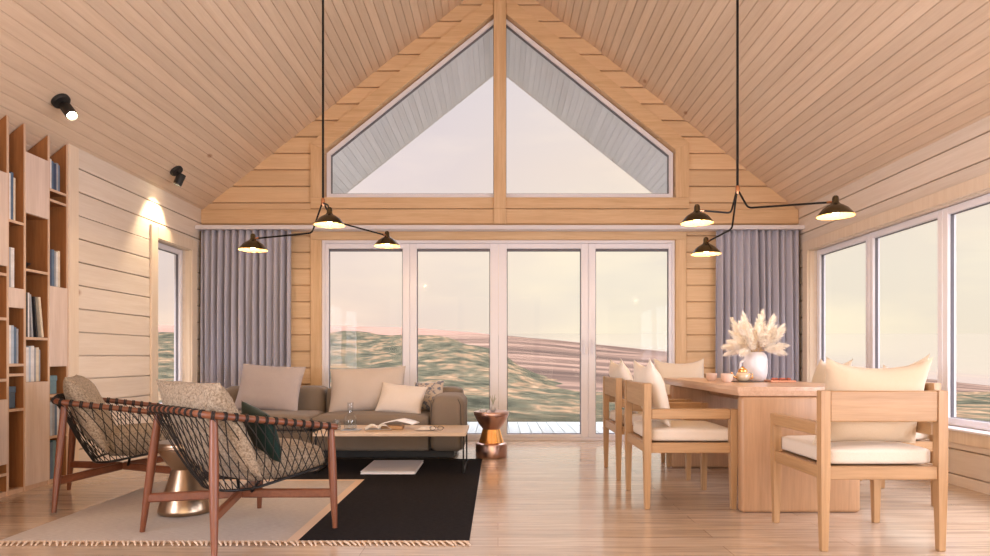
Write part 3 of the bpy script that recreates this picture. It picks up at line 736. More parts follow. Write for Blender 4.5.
fo = g.build('fringe', plain('cream_fringe', (.68, .53, .40), .95), rug, smooth=60); fo['kind'] = 'stuff'

# ------------------------------------------------------------------ sofa
sofa_m = fabric('taupe_wool', (.175, .135, .10), (.25, .20, .155), 420, .25)
sx0, sx1, sm = -2.66, -.31, -1.63
sofa = thing('sofa', 'low taupe modular sofa with its back to the glazed doors', 'sofa', (-1.48, 6.0, 0))
def sl(x, y, z): return (x+1.48, y-6.0, z)
def spart(name, x0, x1, y0, y1, z0, z1, **k):
    g = G(); soft_box(g, x0+1.48, x1+1.48, y0-6, y1-6, z0, z1, **k); return g.build(name, sofa_m, sofa, smooth=70)
AW = .285
spart('seat_base', sx0, sm-.004, 5.57, 6.40, .075, .255, r=.03, crown=0, seed=1)
spart('seat_base', sm+.004, sx1-AW-.004, 5.57, 6.40, .075, .255, r=.03, crown=0, seed=2)
spart('seat_cushion', sx0+.01, sm-.004, 5.545, 6.12, .258, .392, r=.05, crown=.018, seed=3)
spart('seat_cushion', sm+.004, sx1-AW-.006, 5.545, 6.12, .258, .388, r=.05, crown=.018, seed=4)
spart('back_cushion', sx0+.01, sm-.045, 6.14, 6.41, .258, .615, r=.06, crown=.0, seed=5)
spart('back_cushion', sm-.03, sx1-.03, 6.14, 6.41, .258, .61, r=.06, crown=.0, seed=6)
ar = spart('armrest', sx1-AW, sx1+.02, 5.53, 6.13, .075, .555, r=.07, crown=.02, seed=7)
g = G()
for xx in (sx1-AW+.012, sx1-.008): g.tube([sl(xx, 5.536, .10), sl(xx, 5.531, .30), sl(xx+(.008 if xx < -.45 else -.008), 5.534, .49), sl(xx+(.03 if xx < -.45 else -.03), 5.548, .535)], .004, 6)
g.build('piping', plain('dark_piping', (.06, .05, .045), .8), ar, smooth=60)
G().bb(sx0+.08+1.48, sx1-.08+1.48, 5.66-6, 6.34-6, .012, .073).build('plinth', M['black_matte'], sofa)
cush_grey = fabric('mauve_grey_cotton', (.38, .33, .32), (.48, .42, .41), 380, .2)
cush_sand = fabric('sand_cotton', (.46, .395, .345), (.56, .485, .43), 380, .2)
cush_white = fabric('ivory_cotton', (.64, .565, .50), (.74, .665, .60), 380, .2)
def pattern_mat():
    m, t, b = new_mat('botanical_print'); L = t.links; tc = N(t, 'ShaderNodeTexCoord')
    vo = N(t, 'ShaderNodeTexNoise'); vo.inputs['Scale'].default_value = 26; vo.inputs['Detail'].default_value = 2; L.new(tc.outputs['Object'], vo.inputs['Vector'])
    r = ramp(t, [(.50, (.52, .44, .37)), (.58, (.16, .17, .22))]); L.new(vo.outputs[0], r.inputs[0]); L.new(r.outputs[0], b.inputs['Base Color']); b.inputs['Roughness'].default_value = .9; return m
pillow('cushion', 'large mauve grey cushion at the left end of the sofa', cush_grey, (-2.16, 5.93, 0.392), (R(-20), R(3), R(-4)), .62, .46, .17, seed=2, pinch=.06)
pillow('cushion', 'large sand cushion in the middle of the sofa', cush_sand, (-1.21, 5.92, 0.390), (R(-20), R(-2), R(3)), .71, .44, .18, seed=3, pinch=.05)
pillow('cushion', 'small ivory cushion lying in front of the sand cushion on the sofa', cush_white, (-.905, 5.76, 0.388), (R(-30), R(6), R(-8)), .43, .30, .13, seed=4, pinch=.06)
pillow('cushion', 'cushion with a dark botanical print beside the sofa armrest', pattern_mat(), (-.66, 5.98, 0.390), (R(-16), R(-4), R(-20)), .31, .29, .12, seed=5, pinch=.06)

# ------------------------------------------------------------------ coffee table and what lies on it
ct = thing('coffee_table', 'low coffee table with pale oak top and thin black metal frame', 'coffee table', (-.83, 5.16, .0065))
hw, hd, ht = .585, .28, .315
G().bb(-hw, hw, -hd, hd, ht-.027, ht, .003).build('table_top', wood('pale_oak_top', (.58, .42, .28), (.74, .57, .42), 'X', .3, stretch=18), ct)
lg = .012
for sx in (-1, 1):
    for sy in (-1, 1): G().bb(sx*(hw-.02)-lg/2, sx*(hw-.02)+lg/2, sy*(hd-.02)-lg/2, sy*(hd-.02)+lg/2, 0, ht-.028).build('leg', M['black'], ct)
for sx in (-1, 1): G().bb(sx*(hw-.02)-lg/2, sx*(hw-.02)+lg/2, -hd+.027, hd-.027, 0, lg).bb(sx*(hw-.02)-lg/2, sx*(hw-.02)+lg/2, -hd+.027, hd-.027, ht-.028-lg, ht-.028).build('side_rail', M['black'], ct)
CT = .3225; 
o = G().bb(-.07, .075, -.06, .06, 0, .006, .002).build('tray', M['steel']); o.location = (-1.16, 5.05, CT); tag(o, 'small steel tray under the carafe on the coffee table', 'tray')
o = G().lathe([(0, 0), (.047, 0), (.05, .006), (.05, .075), (.043, .10), (.026, .118), (.022, .135), (.022, .20), (.026, .213), (.024, .213), (.020, .20), (.020, .135), (.041, .098), (.047, .075), (.047, .008), (0, .006)], 28).build('carafe', M['clear'], smooth=50); o.location = (-1.165, 5.05, CT+.0065); tag(o, 'clear glass carafe standing on the coffee table', 'carafe')
G().lathe([(0, .009), (.0455, .009), (.0455, .07), (0, .07)], 24).build('water', glass_mat('still_water', (.90, .94, .95), 1.2), o, smooth=50)
for k, (xx, yy) in enumerate([(-1.265, 5.02), (-1.30, 5.14)]):
    o = G().lathe([(0, 0), (.028, 0), (.031, .006), (.034, .075), (.0325, .075), (.029, .009), (0, .008)], 24).build('tumbler', M['clear'], smooth=50); o.location = (xx, yy, CT+.0005)
    tag(o, ['glass tumbler beside the carafe, nearer the table edge', 'glass tumbler beside the carafe, further from the near edge'][k], 'glass', 'tumblers on the coffee table')
paper = plain('book_paper', (.82, .79, .74), .75); cov = plain('tan_cover', (.45, .27, .14), .6)
def open_book(label, loc, rz, w, d, lift, pitch=0):
    o = thing('open_book', label, 'book', loc, rz); o.rotation_euler = (pitch, 0, rz)
    def fn(s):
        return lambda u, v: (s*(w*u), -d/2+d*v, .010 + lift*math.sin(math.pi*min(1, u*1.05))**.8*(1-.35*u) + .004*(1-u))
    for s in (-1, 1):
        G().grid(fn(s), 14, 3).grid(lambda u, v: (s*(w*u), -d/2+d*v, .005), 14, 3).add([], []).build('page_stack', paper, o, smooth=60)
    G().bb(-w-.004, w+.004, -d/2-.004, d/2+.004, 0, .0045).build('cover', cov, o)
open_book('open book lying face up at the middle of the coffee table', (-.955, 5.09, CT+.001), R(14), .10, .17, .03)
o = G().bb(-.085, .085, -.06, .06, 0, .028, .004).build('wooden_box', M['oak_x']); o.location = (-.845, 5.14, CT); tag(o, 'flat oak box under the splayed white magazine on the coffee table', 'box')
g = G()
def mg(u, v):
    a = -1+2*u; return (.13*a, -.09+.18*v, .010+.030*(1-abs(a))**.7 - .0*a)
g.grid(mg, 21, 4)
o = g.build('magazine', plain('white_magazine', (.84, .83, .84), .4), smooth=60); md = o.modifiers.new('pages', 'SOLIDIFY'); md.thickness = .006; md.offset = 1
o.location = (-.79, 5.18, CT+.0285); o.rotation_euler = (0, 0, R(-12)); tag(o, 'splayed white magazine lying across the oak box on the coffee table', 'magazine')
o = thing('folded_cloth', 'rumpled white napkin at the right end of the coffee table', 'napkin', (-.565, 5.08, CT+.002))
G().grid(lambda u, v: (-.085+.17*u, -.07+.14*v, .004+.022*max(0, mnoise.noise(Vector((u*4, v*4, 2.2)))+.35)*math.sin(math.pi*u)*math.sin(math.pi*v)*1.6), 24, 24).grid(lambda u, v: (-.085+.17*u, -.07+.14*v, 0), 2, 2).build('cloth', cush_white, o, smooth=60)
sg = thing('spectacles', 'dark rimmed spectacles resting by the white napkin on the coffee table', 'spectacles', (-.48, 5.00, CT+.004))
for s in (-1, 1):
    G().tube([(s*.03+.022*math.cos(a), 0, .018+.016*math.sin(a)) for a in [2*math.pi*k/16 for k in range(16)]], .002, 6, closed=True).build('rim', M['black_matte'], sg, smooth=60)
    G().tube([(s*.053, 0, .022), (s*.052, .07, .018), (s*.05, .11, .004)], .0018, 6).build('temple', M['black_matte'], sg, smooth=60)
G().tube([(-.009, 0, .02), (0, -.002, .024), (.009, 0, .02)], .002, 6).build('bridge', M['black_matte'], sg, smooth=60)
fb = thing('portfolio_book', 'large flat white book lying on the black rug under the coffee table', 'book', (-.84, 5.15, .0065))
G().bb(-.205, .205, -.27, .27, .003, .017).build('page_block', paper, fb); G().bb(-.21, .21, -.275, .275, .017, .020, .001).bb(-.21, .21, -.275, .275, 0, .003, .001).build('cover', plain('white_cover', (.78, .77, .80), .35), fb)

# ------------------------------------------------------------------ hourglass side tables
def hourglass(label, loc, m_top, m_mid, m_base, k):
    o = thing('hourglass_side_table', label, 'side table', loc, 0, 'hourglass metal side tables')
    G().lathe([(0, .37), (.150, .37), (.158, .378), (.160, .392), (.158, .402), (.153, .408), (.0, .408)], 48).build('top_plate', m_top, o, smooth=35)
    G().lathe([(.150, .3695), (.148, .36), (.13, .325), (.105, .285), (.086, .262), (.08, .252), (.0, .252)], 48).build('upper_bowl', m_top, o, smooth=45)
    G().lathe([(0, .2515), (.078, .2515), (.080, .247), (.112, .14), (.115, .132), (0, .132)], 48).build('waist', m_mid, o, smooth=35)
    if k: G().lathe([(0, .1315), (.118, .1315), (.138, .122), (.143, .11), (.143, .01), (.139, .0), (0, 0)], 48).build('base_drum', m_base, o, smooth=35)
    else: G().lathe([(0, .1315), (.116, .1315), (.125, .12), (.150, .03), (.153, .015), (.146, .003), (.0, .0)], 48).build('base_drum', m_base, o, smooth=45)
    return o
rose = plain('rose_copper', (.55, .36, .30), .28, 1.0)
hourglass('copper hourglass side table beside the right end of the sofa', (-.06, 5.78, .001), rose, M['gold'], rose, 1)
hourglass('bronze hourglass side table on the rug between the two lounge chairs', (-1.80, 3.70, .0065), M['bronze'], M['bronze'], M['bronze'], 0)
v = thing('bud_vase', 'tiny white bud vase with a sprig on the copper side table', 'vase', (-.045, 5.78, .4095))
G().lathe([(0, 0), (.016, 0), (.024, .012), (.025, .03), (.014, .05), (.010, .06), (.012, .068), (.009, .068), (.008, .058), (0, .02)], 20).build('vase_body', plain('grey_ceramic', (.55, .52, .52), .35), v, smooth=50)
g = G()
for a in range(7):
    t_ = a*.9; g.tube([(0, 0, .05), (.012*math.cos(t_), .012*math.sin(t_), .10), (.03*math.cos(t_), .03*math.sin(t_), .12+.006*a)], [.0015, .004, .0015], 5)
g.build('sprig', plain('sage_leaves', (.42, .44, .36), .7), v, smooth=60)
o = G().lathe([(0, 0), (.03, 0), (.034, .01), (.034, .022), (.031, .022), (.029, .008), (0, .006)], 20).build('dish', plain('white_dish', (.75, .73, .72), .3), smooth=40); o.location = (-.13, 5.73, .4095); tag(o, 'small white dish beside the bud vase on the copper side table', 'dish')

# ------------------------------------------------------------------ lounge chairs
boucle = fabric('oatmeal_boucle', (.175, .125, .08), (.43, .345, .255), 95, 1.0, big=0)
def lounge(label, loc, rz):
    o = thing('lounge_chair', label, 'lounge chair', loc, rz, 'cord-backed lounge chairs')
    # rail
    def corner(p0, p1, p2, n=6):
        p0, p1, p2 = map(Vector, (p0, p1, p2)); return [p0.lerp(p1, t/n).lerp(p1.lerp(p2, t/n), t/n) for t in range(n+1)]
    fl, bl, bm_, br_, fr_ = (-.335, .35, .525), (-.30, -.335, .635), (0, -.345, .642), (.30, -.335, .635), (.335, .35, .525)
    V = Vector
    path = [V(fl)] + [V(fl).lerp(V(bl), t) for t in (.2, .4, .6, .75)] + corner(V(fl).lerp(V(bl), .86), bl, V(bl).lerp(V(bm_), .30)) + [V(bm_)] + corner(V(br_).lerp(V(bm_), .30), br_, V(fr_).lerp(V(br_), .86)) + [V(fr_).lerp(V(br_), t) for t in (.75, .6, .4, .2)] + [V(fr_)]
    G().tube(path, .0165, 12).build('armrest_rail', M['teak_y'], o, smooth=50)
    def resample(P, n):
        L = [0]
        for a, b in zip(P[:-1], P[1:]): L.append(L[-1]+(b-a).length)
        out = []
        for i in range(n):
            s = L[-1]*i/(n-1); k = max(j for j in range(len(L)) if L[j] <= s+1e-9); k = min(k, len(P)-2)
            out.append(P[k].lerp(P[k+1], (s-L[k])/max(1e-9, L[k+1]-L[k])))
        return out
    legs = [((-.358, -.328, 0), (-.272, -.285, .612)), ((.358, -.328, 0), (.272, -.285, .612)), ((-.355, .328, 0), (-.325, .325, .518)), ((.355, .328, 0), (.325, .325, .518))]
    for a, b in legs:
        A, B = V(a), V(b); G().tube([A, A.lerp(B, .3), A.lerp(B, .62), B], [.0125, .019, .0215, .0175], 12).build('leg', M['teak'], o, smooth=50)
    # crossed stretchers
    st = []
    for a, b in legs: st.append(V(a).lerp(V(b), .285 if a[1] < 0 else .35))
    cc = V((0, 0, .19))
    for k, p in enumerate(st):
        d = (cc-p); L = d.length; q = Matrix((d.normalized().cross(V((0, 0, 1))).normalized(), d.normalized(), V((0, 0, 1)))).transposed()
        e = .93 if k % 2 else .96
        G().box(p+d*(.5), (.027, L-.012, .046), .007, rot=q).build('stretcher', M['teak_y'], o)
    # lower seat ring
    ring = []
    def rg(t):   # t 0..1 from front-left round the back to front-right
        if t < .36: f = t/.36; return V((-.285+.045*f, .34-.36*f, .325-.065*f))
        if t > .64: f = (1-t)/.36; return V((.285-.045*f, .34-.36*f, .325-.065*f))
        f = (t-.36)/.28; a = math.pi*(1-f); return V((.24*math.cos(a), -.02-.14*math.sin(a), .26-.022*math.sin(a)))
    ring = [rg(i/48) for i in range(49)] 
    front = [V((.285, .34, .325)).lerp(V((-.285, .34, .325)), t/6) + V((0, .03*math.sin(math.pi*t/6), 0)) for t in range(1, 6)]
    G().tube(ring+front, .007, 8, closed=True).build('seat_ring', M['black'], o, smooth=50)
    for k in (1, 3):
        p = V((.12*(k-2), .05, .275)); G().tube([p, V((p.x*.5, .03, .20))], .008, 8).build('seat_support', M['black'], o, smooth=50)
    # cords: loops round the rail and a diamond net down to the ring
    n = 38; top = resample(path, n*2+1); bot = resample(ring, n*2+1); g = G(); r_ = .0026
    lim = range(2, n-1)
    def chord(a, b, bow): 
        m_ = a.lerp(b, .5) + V((0, 0, -.0)) ; return [a, a.lerp(b, .33), a.lerp(b, .67), b]
    for i in range(1, n):
        tp = top[2*i]
        for s in (-1, 1):
            j = min(max(2*i+s*5, 1), 2*n-1); bt = bot[j]
            out = V((tp.x, tp.y-.05, 0)).normalized()*.0035*s
            bw = V((tp.x, min(0, tp.y+.12)*1.6, -.10)).normalized()
            q1, q2, q3 = (tp.lerp(bt, f)+bw*h+out*.8 for f, h in ((.28, .009), (.55, .015), (.82, .012)))
            g.tube([tp+out+V((0, 0, -.012)), q1, q2, q3, bt+out], r_, 5)
    g.build('cord_net', M['rope'], o, smooth=70)
    g = G()
    for i in range(1, n):
        tp = top[2*i]; tg = (top[min(2*i+1, 2*n)]-top[2*i-1]).normalized(); u = tg.cross(V((0, 0, 1))).normalized(); w = u.cross(tg)
        for dd in (-.0045, .0045):
            g.tube([tp+tg*dd+(u*math.cos(a)+w*math.sin(a))*.0185 for a in [2*math.pi*k/10 for k in range(10)]], .0042, 5, closed=True)
    g.build('cord_wrapping', M['rope'], o, smooth=70)['kind'] = 'stuff'
    # upholstery
    g = G(); soft_box(g, -.252, .252, -.10, .365, .278, .425, r=.065, crown=.03, n=30, seed=3, wr=.006); g.build('seat_cushion', boucle, o, smooth=80)
    p = pillow_g(.63, .51, .17, pinch=.035, seed=6, wr=.016, n=56, fuzz=.005).build('back_cushion', boucle, o, smooth=80); p.location = (0, -.065, .315); p.rotation_euler = (R(25), 0, 0)
    return o
lc = lounge('nearer cord-backed teak lounge chair holding the dark green cushion', (-1.335, 3.31, .0065), math.atan2(-.56, .83)-.07)
copy_thing(lc, (-2.43, 4.145, .0065), math.atan2(-.88, .47), 'further cord-backed teak lounge chair standing in front of the bookcase')
pillow('cushion', 'dark green velvet cushion on the nearer lounge chair', fabric('green_velvet', (.006, .020, .017), (.014, .038, .031), 300, .2, .7), (-1.18, 3.28, .40), (R(20), R(10), R(-34-12)), .31, .27, .11, seed=8, pinch=.06)

# ------------------------------------------------------------------ dining table
tx0, tx1, ty0, ty1, tz = 1.378, 2.12, 3.68, 5.32, .728
dt = thing('dining_table', 'oak dining table with chamfered top on two slab legs', 'dining table', ((tx0+tx1)/2, (ty0+ty1)/2, 0))
hx, hy = (tx1-tx0)/2, (ty1-ty0)/2
g = G(); ring_ = []
for (ins, z) in ((.0, tz), (.0, tz-.022), (.012, tz-.052)): ring_.append([(-hx+ins, -hy+ins*.6, z), (hx-ins, -hy+ins*.6, z), (hx-ins, hy-ins, z), (-hx+ins, hy-ins, z)])
vv = sum(ring_, []); ff = [(0, 1, 2, 3), (11, 10, 9, 8)]
for k in range(2):
    for i in range(4): ff.append((k*4+i, k*4+(i+1) % 4, (k+1)*4+(i+1) % 4, (k+1)*4+i))
g.add(vv, ff); g.build('table_top', M['top_y'], dt)
for s in (-1, 1):
    y = -hy+.045 if s < 0 else hy-.10
    G().box((0, y, (tz-.053)/2), (2*hx-.05, .07, tz-.053), .022, seg=3).build('slab_leg', M['slab_z'], dt, smooth=40)
G().bb(-.04, .04, -hy+.085, hy-.14, tz-.13, tz-.053).build('stretcher_beam', M['slab_z'], dt)

# ------------------------------------------------------------------ dining chairs
ivory_seat = fabric('ivory_upholstery', (.62, .53, .43), (.72, .63, .53), 420, .15)
def dining_chair(label, loc, rz):
    o = thing('dining_chair', label, 'dining chair', loc, rz, 'oak dining armchairs')
    lx, ly, w = .271, .255, .044
    for sx in (-1, 1):
        for sy in (-1, 1):
            top = .744 if sy < 0 else .592; g = G()
            lv = [(0, .30), (.004, .34), (.34, .5), (top-.003, .5), (top, .44)]; ch = .06
            vs_ = [(sx*lx + w*q*(a if abs(a) == 1 else a), sy*ly + w*q*b, z) for z, q in lv for a, b in ((-1, -1+ch), (-1+ch, -1), (1-ch, -1), (1, -1+ch), (1, 1-ch), (1-ch, 1), (-1+ch, 1), (-1, 1-ch))]
            g.add(vs_, [tuple(range(8))[::-1], tuple(range(32, 40))] + [(r*8+k, r*8+(k+1) % 8, r*8+8+(k+1) % 8, r*8+8+k) for r in range(4) for k in range(8)])
            g.build('leg', M['oak_z'], o)
    G().bb(-lx+w/2, lx-w/2, -ly-.018, -ly+.016, .600, .742, .005).build('backrest', M['oak_x'], o)
    for sy in (-1, 1): G().bb(-lx+w/2, lx-w/2, sy*ly-.014, sy*ly+.014, .332, .392, .003).build('seat_rail', M['oak_x'], o)
    for sx in (-1, 1): G().bb(sx*lx-.014, sx*lx+.014, -ly+w/2, ly-w/2, .332, .392, .003).build('seat_rail', M['oak_y'], o)
    for sx in (-1, 1): G().bb(sx*lx-.024, sx*lx+.024, -ly+w/2+.0005, ly-w/2-.0005, .532, .592, .005).build('armrest', M['oak_y'], o)
    G().bb(-lx+.014, lx-.014, -ly+.014, ly-.014, .372, .388).build('seat_panel', M['oak_y'], o)
    g = G(); soft_box(g, -lx+.023, lx-.023, -ly+.02, ly+.018, .393, .472, r=.022, crown=.012, n=14, seed=2, wr=.002); g.build('seat_cushion', ivory_seat, o, smooth=70)
    return o
dc = dining_chair('oak dining armchair at the near head of the table, seen from behind', (1.782, 3.225, .001), 0)
spots = [((1.137, 4.06), -90, 'oak dining armchair on the window-door side of the table, nearer of the two', 'ivory cushion on the nearer left-side dining chair'),
         ((1.137, 4.955), -90, 'oak dining armchair on the left long side of the table, further of the two', 'ivory cushion on the further left-side dining chair'),
         ((2.375, 4.12), 90, 'oak dining armchair hidden behind the head chair, by the side windows', 'ivory cushion on the nearer window-side dining chair, behind the shade-toned cushion'),
         ((2.375, 4.93), 90, 'oak dining armchair on the window side of the table, further along', 'ivory cushion above the table edge by the far side window'),
         ((1.68, 5.72), 180, 'oak dining armchair at the far head of the table by the glazed doors', 'ivory cushion at the far head of the dining table')]
spots[0] = (spots[0][0], spots[0][1], 'oak dining armchair on the left long side of the table, nearer of the two', spots[0][3])
cush_pale = fabric('pale_ivory_linen', (.66, .575, .48), (.76, .675, .58), 380, .15)
cush_dim = fabric('dim_ivory_linen', (.54, .42, .29), (.63, .50, .36), 380, .15)  # copy of the pale ivory linen, dim warm light put into the colour
def seat_cushion_on(x, y, deg, label, w=.47, h=.42, sd=1, roll=0, dy=0, mat=None):
    a = R(deg); f = Vector((-math.sin(a), math.cos(a)))
    b = Vector((x, y)) + f*(-.105)
    pillow('cushion', label, mat or cush_pale, (b.x, b.y+dy, .478), (R(17), R(roll), a), w, h, .15, 'loose cushions on the dining chairs', seed=sd, pinch=.07, sag=.03, ears=.012)
for i, (p, deg, lab, cl) in enumerate(spots):
    copy_thing(dc, (p[0], p[1], .001), R(deg), lab); seat_cushion_on(p[0], p[1], deg, cl, sd=11+i, roll=(9 if i == 2 else 0), dy=(-.09 if i == 2 else 0))
seat_cushion_on(1.785, 3.225, 0, 'shade-toned ivory cushion on the dining chair at the near head of the table', .50, .43, 21, mat=cush_dim)

# ------------------------------------------------------------------ on the dining table
white_cer = plain('white_ceramic', (.80, .77, .79), .35)
va = thing('vase', 'rounded white ceramic vase holding dried pampas on the dining table', 'vase', (1.85, 4.60, tz+.001))
G().lathe([(0, 0), (.052, 0), (.068, .008), (.080, .05), (.083, .10), (.082, .15), (.074, .185), (.057, .203), (.045, .208), (.040, .205), (.05, .19), (.07, .17), (.078, .12), (.075, .05), (.05, .014), (0, .012)], 40).build('vase_body', white_cer, va, smooth=50)
G().tube([(-.081, 0, .15), (-.106, 0, .13), (-.11, 0, .09), (-.081, 0, .06)], .009, 10).build('handle', white_cer, va, smooth=50)
pam = plain('dried_pampas', (.90, .84, .75), .95, var=.08, bscale=40); pst = plain('dried_stem', (.62, .45, .26), .8)
def plume(az, el, L, seed):
    r = random.Random(seed); o = thing('pampas_stem', 'feathery cream pampas plume standing in the white vase', 'dried grass', (1.85, 4.60, tz+.02), 0, 'pampas plumes in the white vase')
    d = Vector((math.cos(az)*math.cos(el), math.sin(az)*math.cos(el), math.sin(el))); droop = Vector((0, 0, -1))
    base = Vector((math.cos(az)*.012, math.sin(az)*.012, .02)); neck = Vector((math.cos(az)*.03, math.sin(az)*.03, .19))
    def P(t): return neck + d*L*t + droop*(t*t*L*.42*(1-math.sin(el)))
    G().tube([base, neck, P(.2), P(.45)], .0018, 5).build('stem', pst, o, smooth=60)
    g = G(); g.tube([P(.3+.7*k/8) for k in range(9)], [.004, .010, .014, .015, .014, .012, .009, .006, .002], 7)
    for k in range(260):
        t = .28+.74*r.random(); p = P(t); tg = (P(t+.02)-P(t-.02)).normalized(); a = r.uniform(0, 6.283)
        u = tg.orthogonal().normalized(); w = tg.cross(u); side = u*math.cos(a)+w*math.sin(a); s_ = math.sin(min(1, (t-.22)/.8)*math.pi)**.6
        q = p + tg*.032*r.uniform(.6, 1.3) + side*.033*s_*r.uniform(.6, 1.2) + Vector((0, 0, -.006))
        g.tube([p, p.lerp(q, .5)+side*.003, q], [.0020, .0016, .0005], 3)
    g.build('plume', pam, o, smooth=70)
for k in range(36):
    az = k*2.399 + rnd.uniform(-.2, .2); se = .99 - .74*(k/35)**1.3; el = math.asin(se) + R(rnd.uniform(-4, 4)); plume(az, el, rnd.uniform(.21, .29)*(.62+.38*se), k)
tp = thing('teapot', 'small glass and brass teapot on the dining table beside the vase', 'teapot', (1.69, 4.42, tz+.006))
G().lathe([(0, 0), (.03, 0), (.042, .01), (.048, .03), (.043, .052), (.03, .062), (0, .062)], 28).build('pot_body', plain('tea_glass', (.66, .50, .33), .12, coat=1), tp, smooth=50)
G().lathe([(0, .0625), (.031, .0625), (.033, .068), (.028, .082), (.012, .092), (.008, .10), (0, .102)], 24).build('lid', M['gold'], tp, smooth=50)
G().tube([(-.04, 0, .02), (-.066, 0, .034), (-.078, 0, .062)], [.008, .006, .004], 8).build('spout', M['gold'], tp, smooth=50)
G().tube([(.042, 0, .045), (.066, 0, .05), (.068, 0, .02), (.044, 0, .014)], .004, 8).build('handle', M['gold'], tp, smooth=50)
o = G().box((0, 0, .0025), (.20, .15, .005), .002).build('serving_mat', plain('dark_leather', (.055, .04, .035), .5)); o.location = (1.72, 4.41, tz+.0005); o.rotation_euler = (0, 0, R(10)); tag(o, 'dark leather mat under the teapot on the dining table', 'mat')
bd = G().bb(-.085, .085, -.06, .06, 0, .014, .003).build('serving_board', plain('copper_board', (.50, .21, .11), .35, .4)); bd.location = (1.93, 4.38, tz+.0005); tag(bd, 'reddish serving board with small pastries in front of the vase', 'serving board')
for k in range(5):
    o = G().lathe([(0, 0), (.013, 0), (.016, .006), (.013, .013), (0, .016)], 14).build('pastry', plain('red_brown_pastry', (.40, .10, .05), .6) if k == 0 else bpy.data.materials['red_brown_pastry'], smooth=50)
    o.location = (1.88+.026*k, 4.37+.018*(k % 2), tz+.015); tag(o, 'small round reddish pastry on the serving board', 'pastry', 'pastries on the serving board')
cream = plain('cream_stoneware', (.72, .56, .47), .4)
for k, (xx, yy, rr3) in enumerate([(1.56, 4.36, .042), (1.62, 4.52, .045), (1.52, 4.56, .04)]):
    o = G().lathe([(0, 0), (rr3*.6, 0), (rr3*.9, .02), (rr3, .055), (rr3*.94, .055), (rr3*.8, .02), (0, .008)], 24).build('cup', cream, smooth=50); o.location = (xx, yy, tz+.001)
    tag(o, ['cream stoneware cup nearest the table corner', 'cream stoneware cup nearest the teapot', 'cream stoneware cup furthest down the table'][k], 'cup', 'cream cups on the dining table')

# ------------------------------------------------------------------ outside: deck, dunes, beach
deck_m = wood('weathered_deck', (.33, .38, .38), (.46, .51, .50), 'Y', .35, plank=('X', .14, 0), pvar=.12)
g = G()
for i in range(-28, 29): g.bb(i*.14+.003, (i+1)*.14-.003, YB+.165, 9.3, -.075, -.045, .003)
struct(g.build('terrace_deck', deck_m))
struct(G().bb(-3.9, 4.06, 9.31, 9.34, -.35, -.047).bb(-3.9, 4.06, YB+.17, 9.3, -.12, -.08).build('terrace_edge', deck_m))
def pw(a, pts):
    if a <= pts[0][0]: return pts[0][1]
    for (x0, y0), (x1, y1) in zip(pts[:-1], pts[1:]):
        if a <= x1: return y0+(y1-y0)*(a-x0)/(x1-x0)
    return pts[-1][1]
CREST = [(-.9, .036), (-.27, .036), (-.13, .033), (-.07, .026), (0, .004), (.08, -.032), (.13, -.044), (.25, -.052), (.9, -.06)]   # slope from the eye to the dune crest, by bearing
def ground_z(x, y):
    a = x/max(y, 6.0); yc = pw(a, [(-.2, 75), (.1, 38), (.9, 28)])
    t = max(0.0, math.log(max(y, 9.4)/9.4)/math.log(yc/9.4)); es = pw(a, CREST)
    e = -.104+(es+.104)*(min(t, 1)**.85) - max(0, t-1)*.12
    n = mnoise.noise(Vector((x*.16, y*.13, 1.3)))*.6 + mnoise.noise(Vector((x*.05, y*.05, 4.1)))*.7 + mnoise.noise(Vector((x*.5, y*.42, 7.7)))*.28
    w = min(1, max(0, y-10)/6)
    n2 = 1-abs(mnoise.noise(Vector((x*.13+9, y*.10, 3.3))))*2.2
    e += (.022*n + .010*n2)*w*(1-.5*min(t, 1))
    return .9 + y*e
def shore_e(a): return max(-.05, min(.034, .036-.105*a))
def terrain_mat():
    m, t, b = new_mat('dune_grass'); L = t.links; tc = N(t, 'ShaderNodeTexCoord')
    sp = N(t, 'ShaderNodeSeparateXYZ'); L.new(tc.outputs['Object'], sp.inputs[0])
    mp = N(t, 'ShaderNodeMapping'); mp.inputs['Scale'].default_value = (.36, .20, 1.0); L.new(tc.outputs['Object'], mp.inputs[0])
    n1 = N(t, 'ShaderNodeTexNoise'); n1.inputs['Scale'].default_value = 2.0; n1.inputs['Detail'].default_value = 7; n1.inputs['Roughness'].default_value = .62; L.new(mp.outputs[0], n1.inputs['Vector'])
    r = ramp(t, [(.32, (.034, .034, .024)), (.45, (.060, .058, .039)), (.53, (.090, .076, .049)), (.585, (.19, .122, .074)), (.64, (.115, .088, .055)), (.72, (.056, .053, .037))]); L.new(n1.outputs[0], r.inputs[0])  # tan stop holds dune tan plus low-sun highlights in the colour
    n2 = N(t, 'ShaderNodeTexNoise'); n2.inputs['Scale'].default_value = 2.4; n2.inputs['Detail'].default_value = 6; L.new(tc.outputs['Object'], n2.inputs['Vector'])
    r2 = ramp(t, [(.3, (.55, .57, .55)), (.7, (1.4, 1.36, 1.3))]); L.new(n2.outputs[0], r2.inputs[0])
    mu = N(t, 'ShaderNodeMixRGB', blend_type='MULTIPLY'); mu.inputs[0].default_value = 1; L.new(r.outputs[0], mu.inputs[1]); L.new(r2.outputs[0], mu.inputs[2])
    L.new(mu.outputs[0], b.inputs['Base Color']); b.inputs['Roughness'].default_value = 1; b.inputs['Specular IOR Level'].default_value = 0
    bp = N(t, 'ShaderNodeBump'); bp.inputs['Strength'].default_value = .6; bp.inputs['Distance'].default_value = .12; L.new(n2.outputs[0], bp.inputs['Height']); L.new(bp.outputs[0], b.inputs['Normal'])
    return m
g = G(); NU, NV = 260, 300
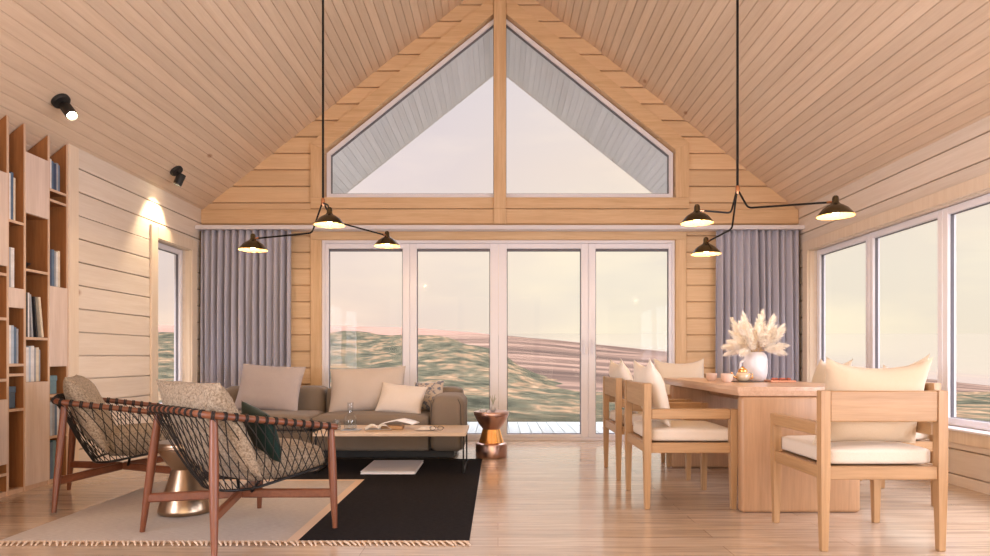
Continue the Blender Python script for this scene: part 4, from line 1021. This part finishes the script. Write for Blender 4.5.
def gp(i, j):
    u = -1.9+3.9*i/(NU-1); y = 9.36*(230/9.36)**(j/(NV-1)); x = u*(y+1.5)
    return (x, y, ground_z(x, y) if y > 9.8 else min(ground_z(x, y), -.13))
g.add([gp(i, j) for i in range(NU) for j in range(NV)], [(i*NV+j, (i+1)*NV+j, (i+1)*NV+j+1, i*NV+j+1) for i in range(NU-1) for j in range(NV-1)])
struct(g.build('terrain', terrain_mat(), smooth=80))
# level ground round the house
struct(G().bb(-45, -3.9, -25, 9.4, -.6, -.35).bb(4.2, 45, -25, 9.4, -.6, -.35).bb(-3.9, 4.2, -25, YF-.2, -.6, -.35).build('ground', plain('short_grass', (.075, .068, .042), 1.0, var=.25, bscale=3)))
# beach sloping down to the right, then the sea and a far heath ridge on the left
def beach_mat():
    m, t, b = new_mat('beach_sand'); L = t.links; tc = N(t, 'ShaderNodeTexCoord')
    m3 = N(t, 'ShaderNodeMapping'); m3.inputs['Scale'].default_value = (.012, .075, 0); m3.inputs['Rotation'].default_value = (0, 0, R(-12)); L.new(tc.outputs['Object'], m3.inputs[0])
    n3 = N(t, 'ShaderNodeTexNoise'); n3.inputs['Scale'].default_value = 2.2; n3.inputs['Detail'].default_value = 5; L.new(m3.outputs[0], n3.inputs['Vector'])
    r3 = ramp(t, [(.34, (0.064, 0.044, 0.034)), (.48, (0.105, 0.069, 0.051)), (.60, (0.180, 0.116, 0.083)), (.72, (0.225, 0.158, 0.116))]); L.new(n3.outputs[0], r3.inputs[0])
    L.new(r3.outputs[0], b.inputs['Base Color']); b.inputs['Roughness'].default_value = 1; b.inputs['Specular IOR Level'].default_value = 0; return m
def fan(name, mat, a0, a1, y0, y1, efn, nu, nv, rough=0):
    def fn(u, v):
        a = a0+(a1-a0)*u; y = y0*(y1/y0)**v; return (a*y, y, .9+y*(efn(a, v)+rough*mnoise.noise(Vector((a*y*.08, y*.06, 2)))))
    return struct(G().grid(fn, nu, nv).build(name, mat, smooth=80))
fan('beach', beach_mat(), -.5, 1.4, 14, 150, lambda a, v: -.10+(shore_e(a)+.10)*v**.75, 120, 60, .002)
fan('sea', plain('calm_sea', (.20, .155, .12), .06), -.5, 1.6, 149, 700, lambda a, v: shore_e(a)-.003+(.0365-shore_e(a)+.003)*v**.5, 60, 40)
fan('hill', plain('hazy_far_heath', (0.212, 0.132, 0.098), 1.0, var=.10, bscale=.05), -1.3, .03, 140, 170, lambda a, v: -.02+(pw(a, [(-.3, .050), (-.13, .046), (-.03, .0375), (.03, .030)])+.02)*math.sin(math.pi*.55*v), 120, 8, .0012)  # pinkish distance haze put into the hill colour
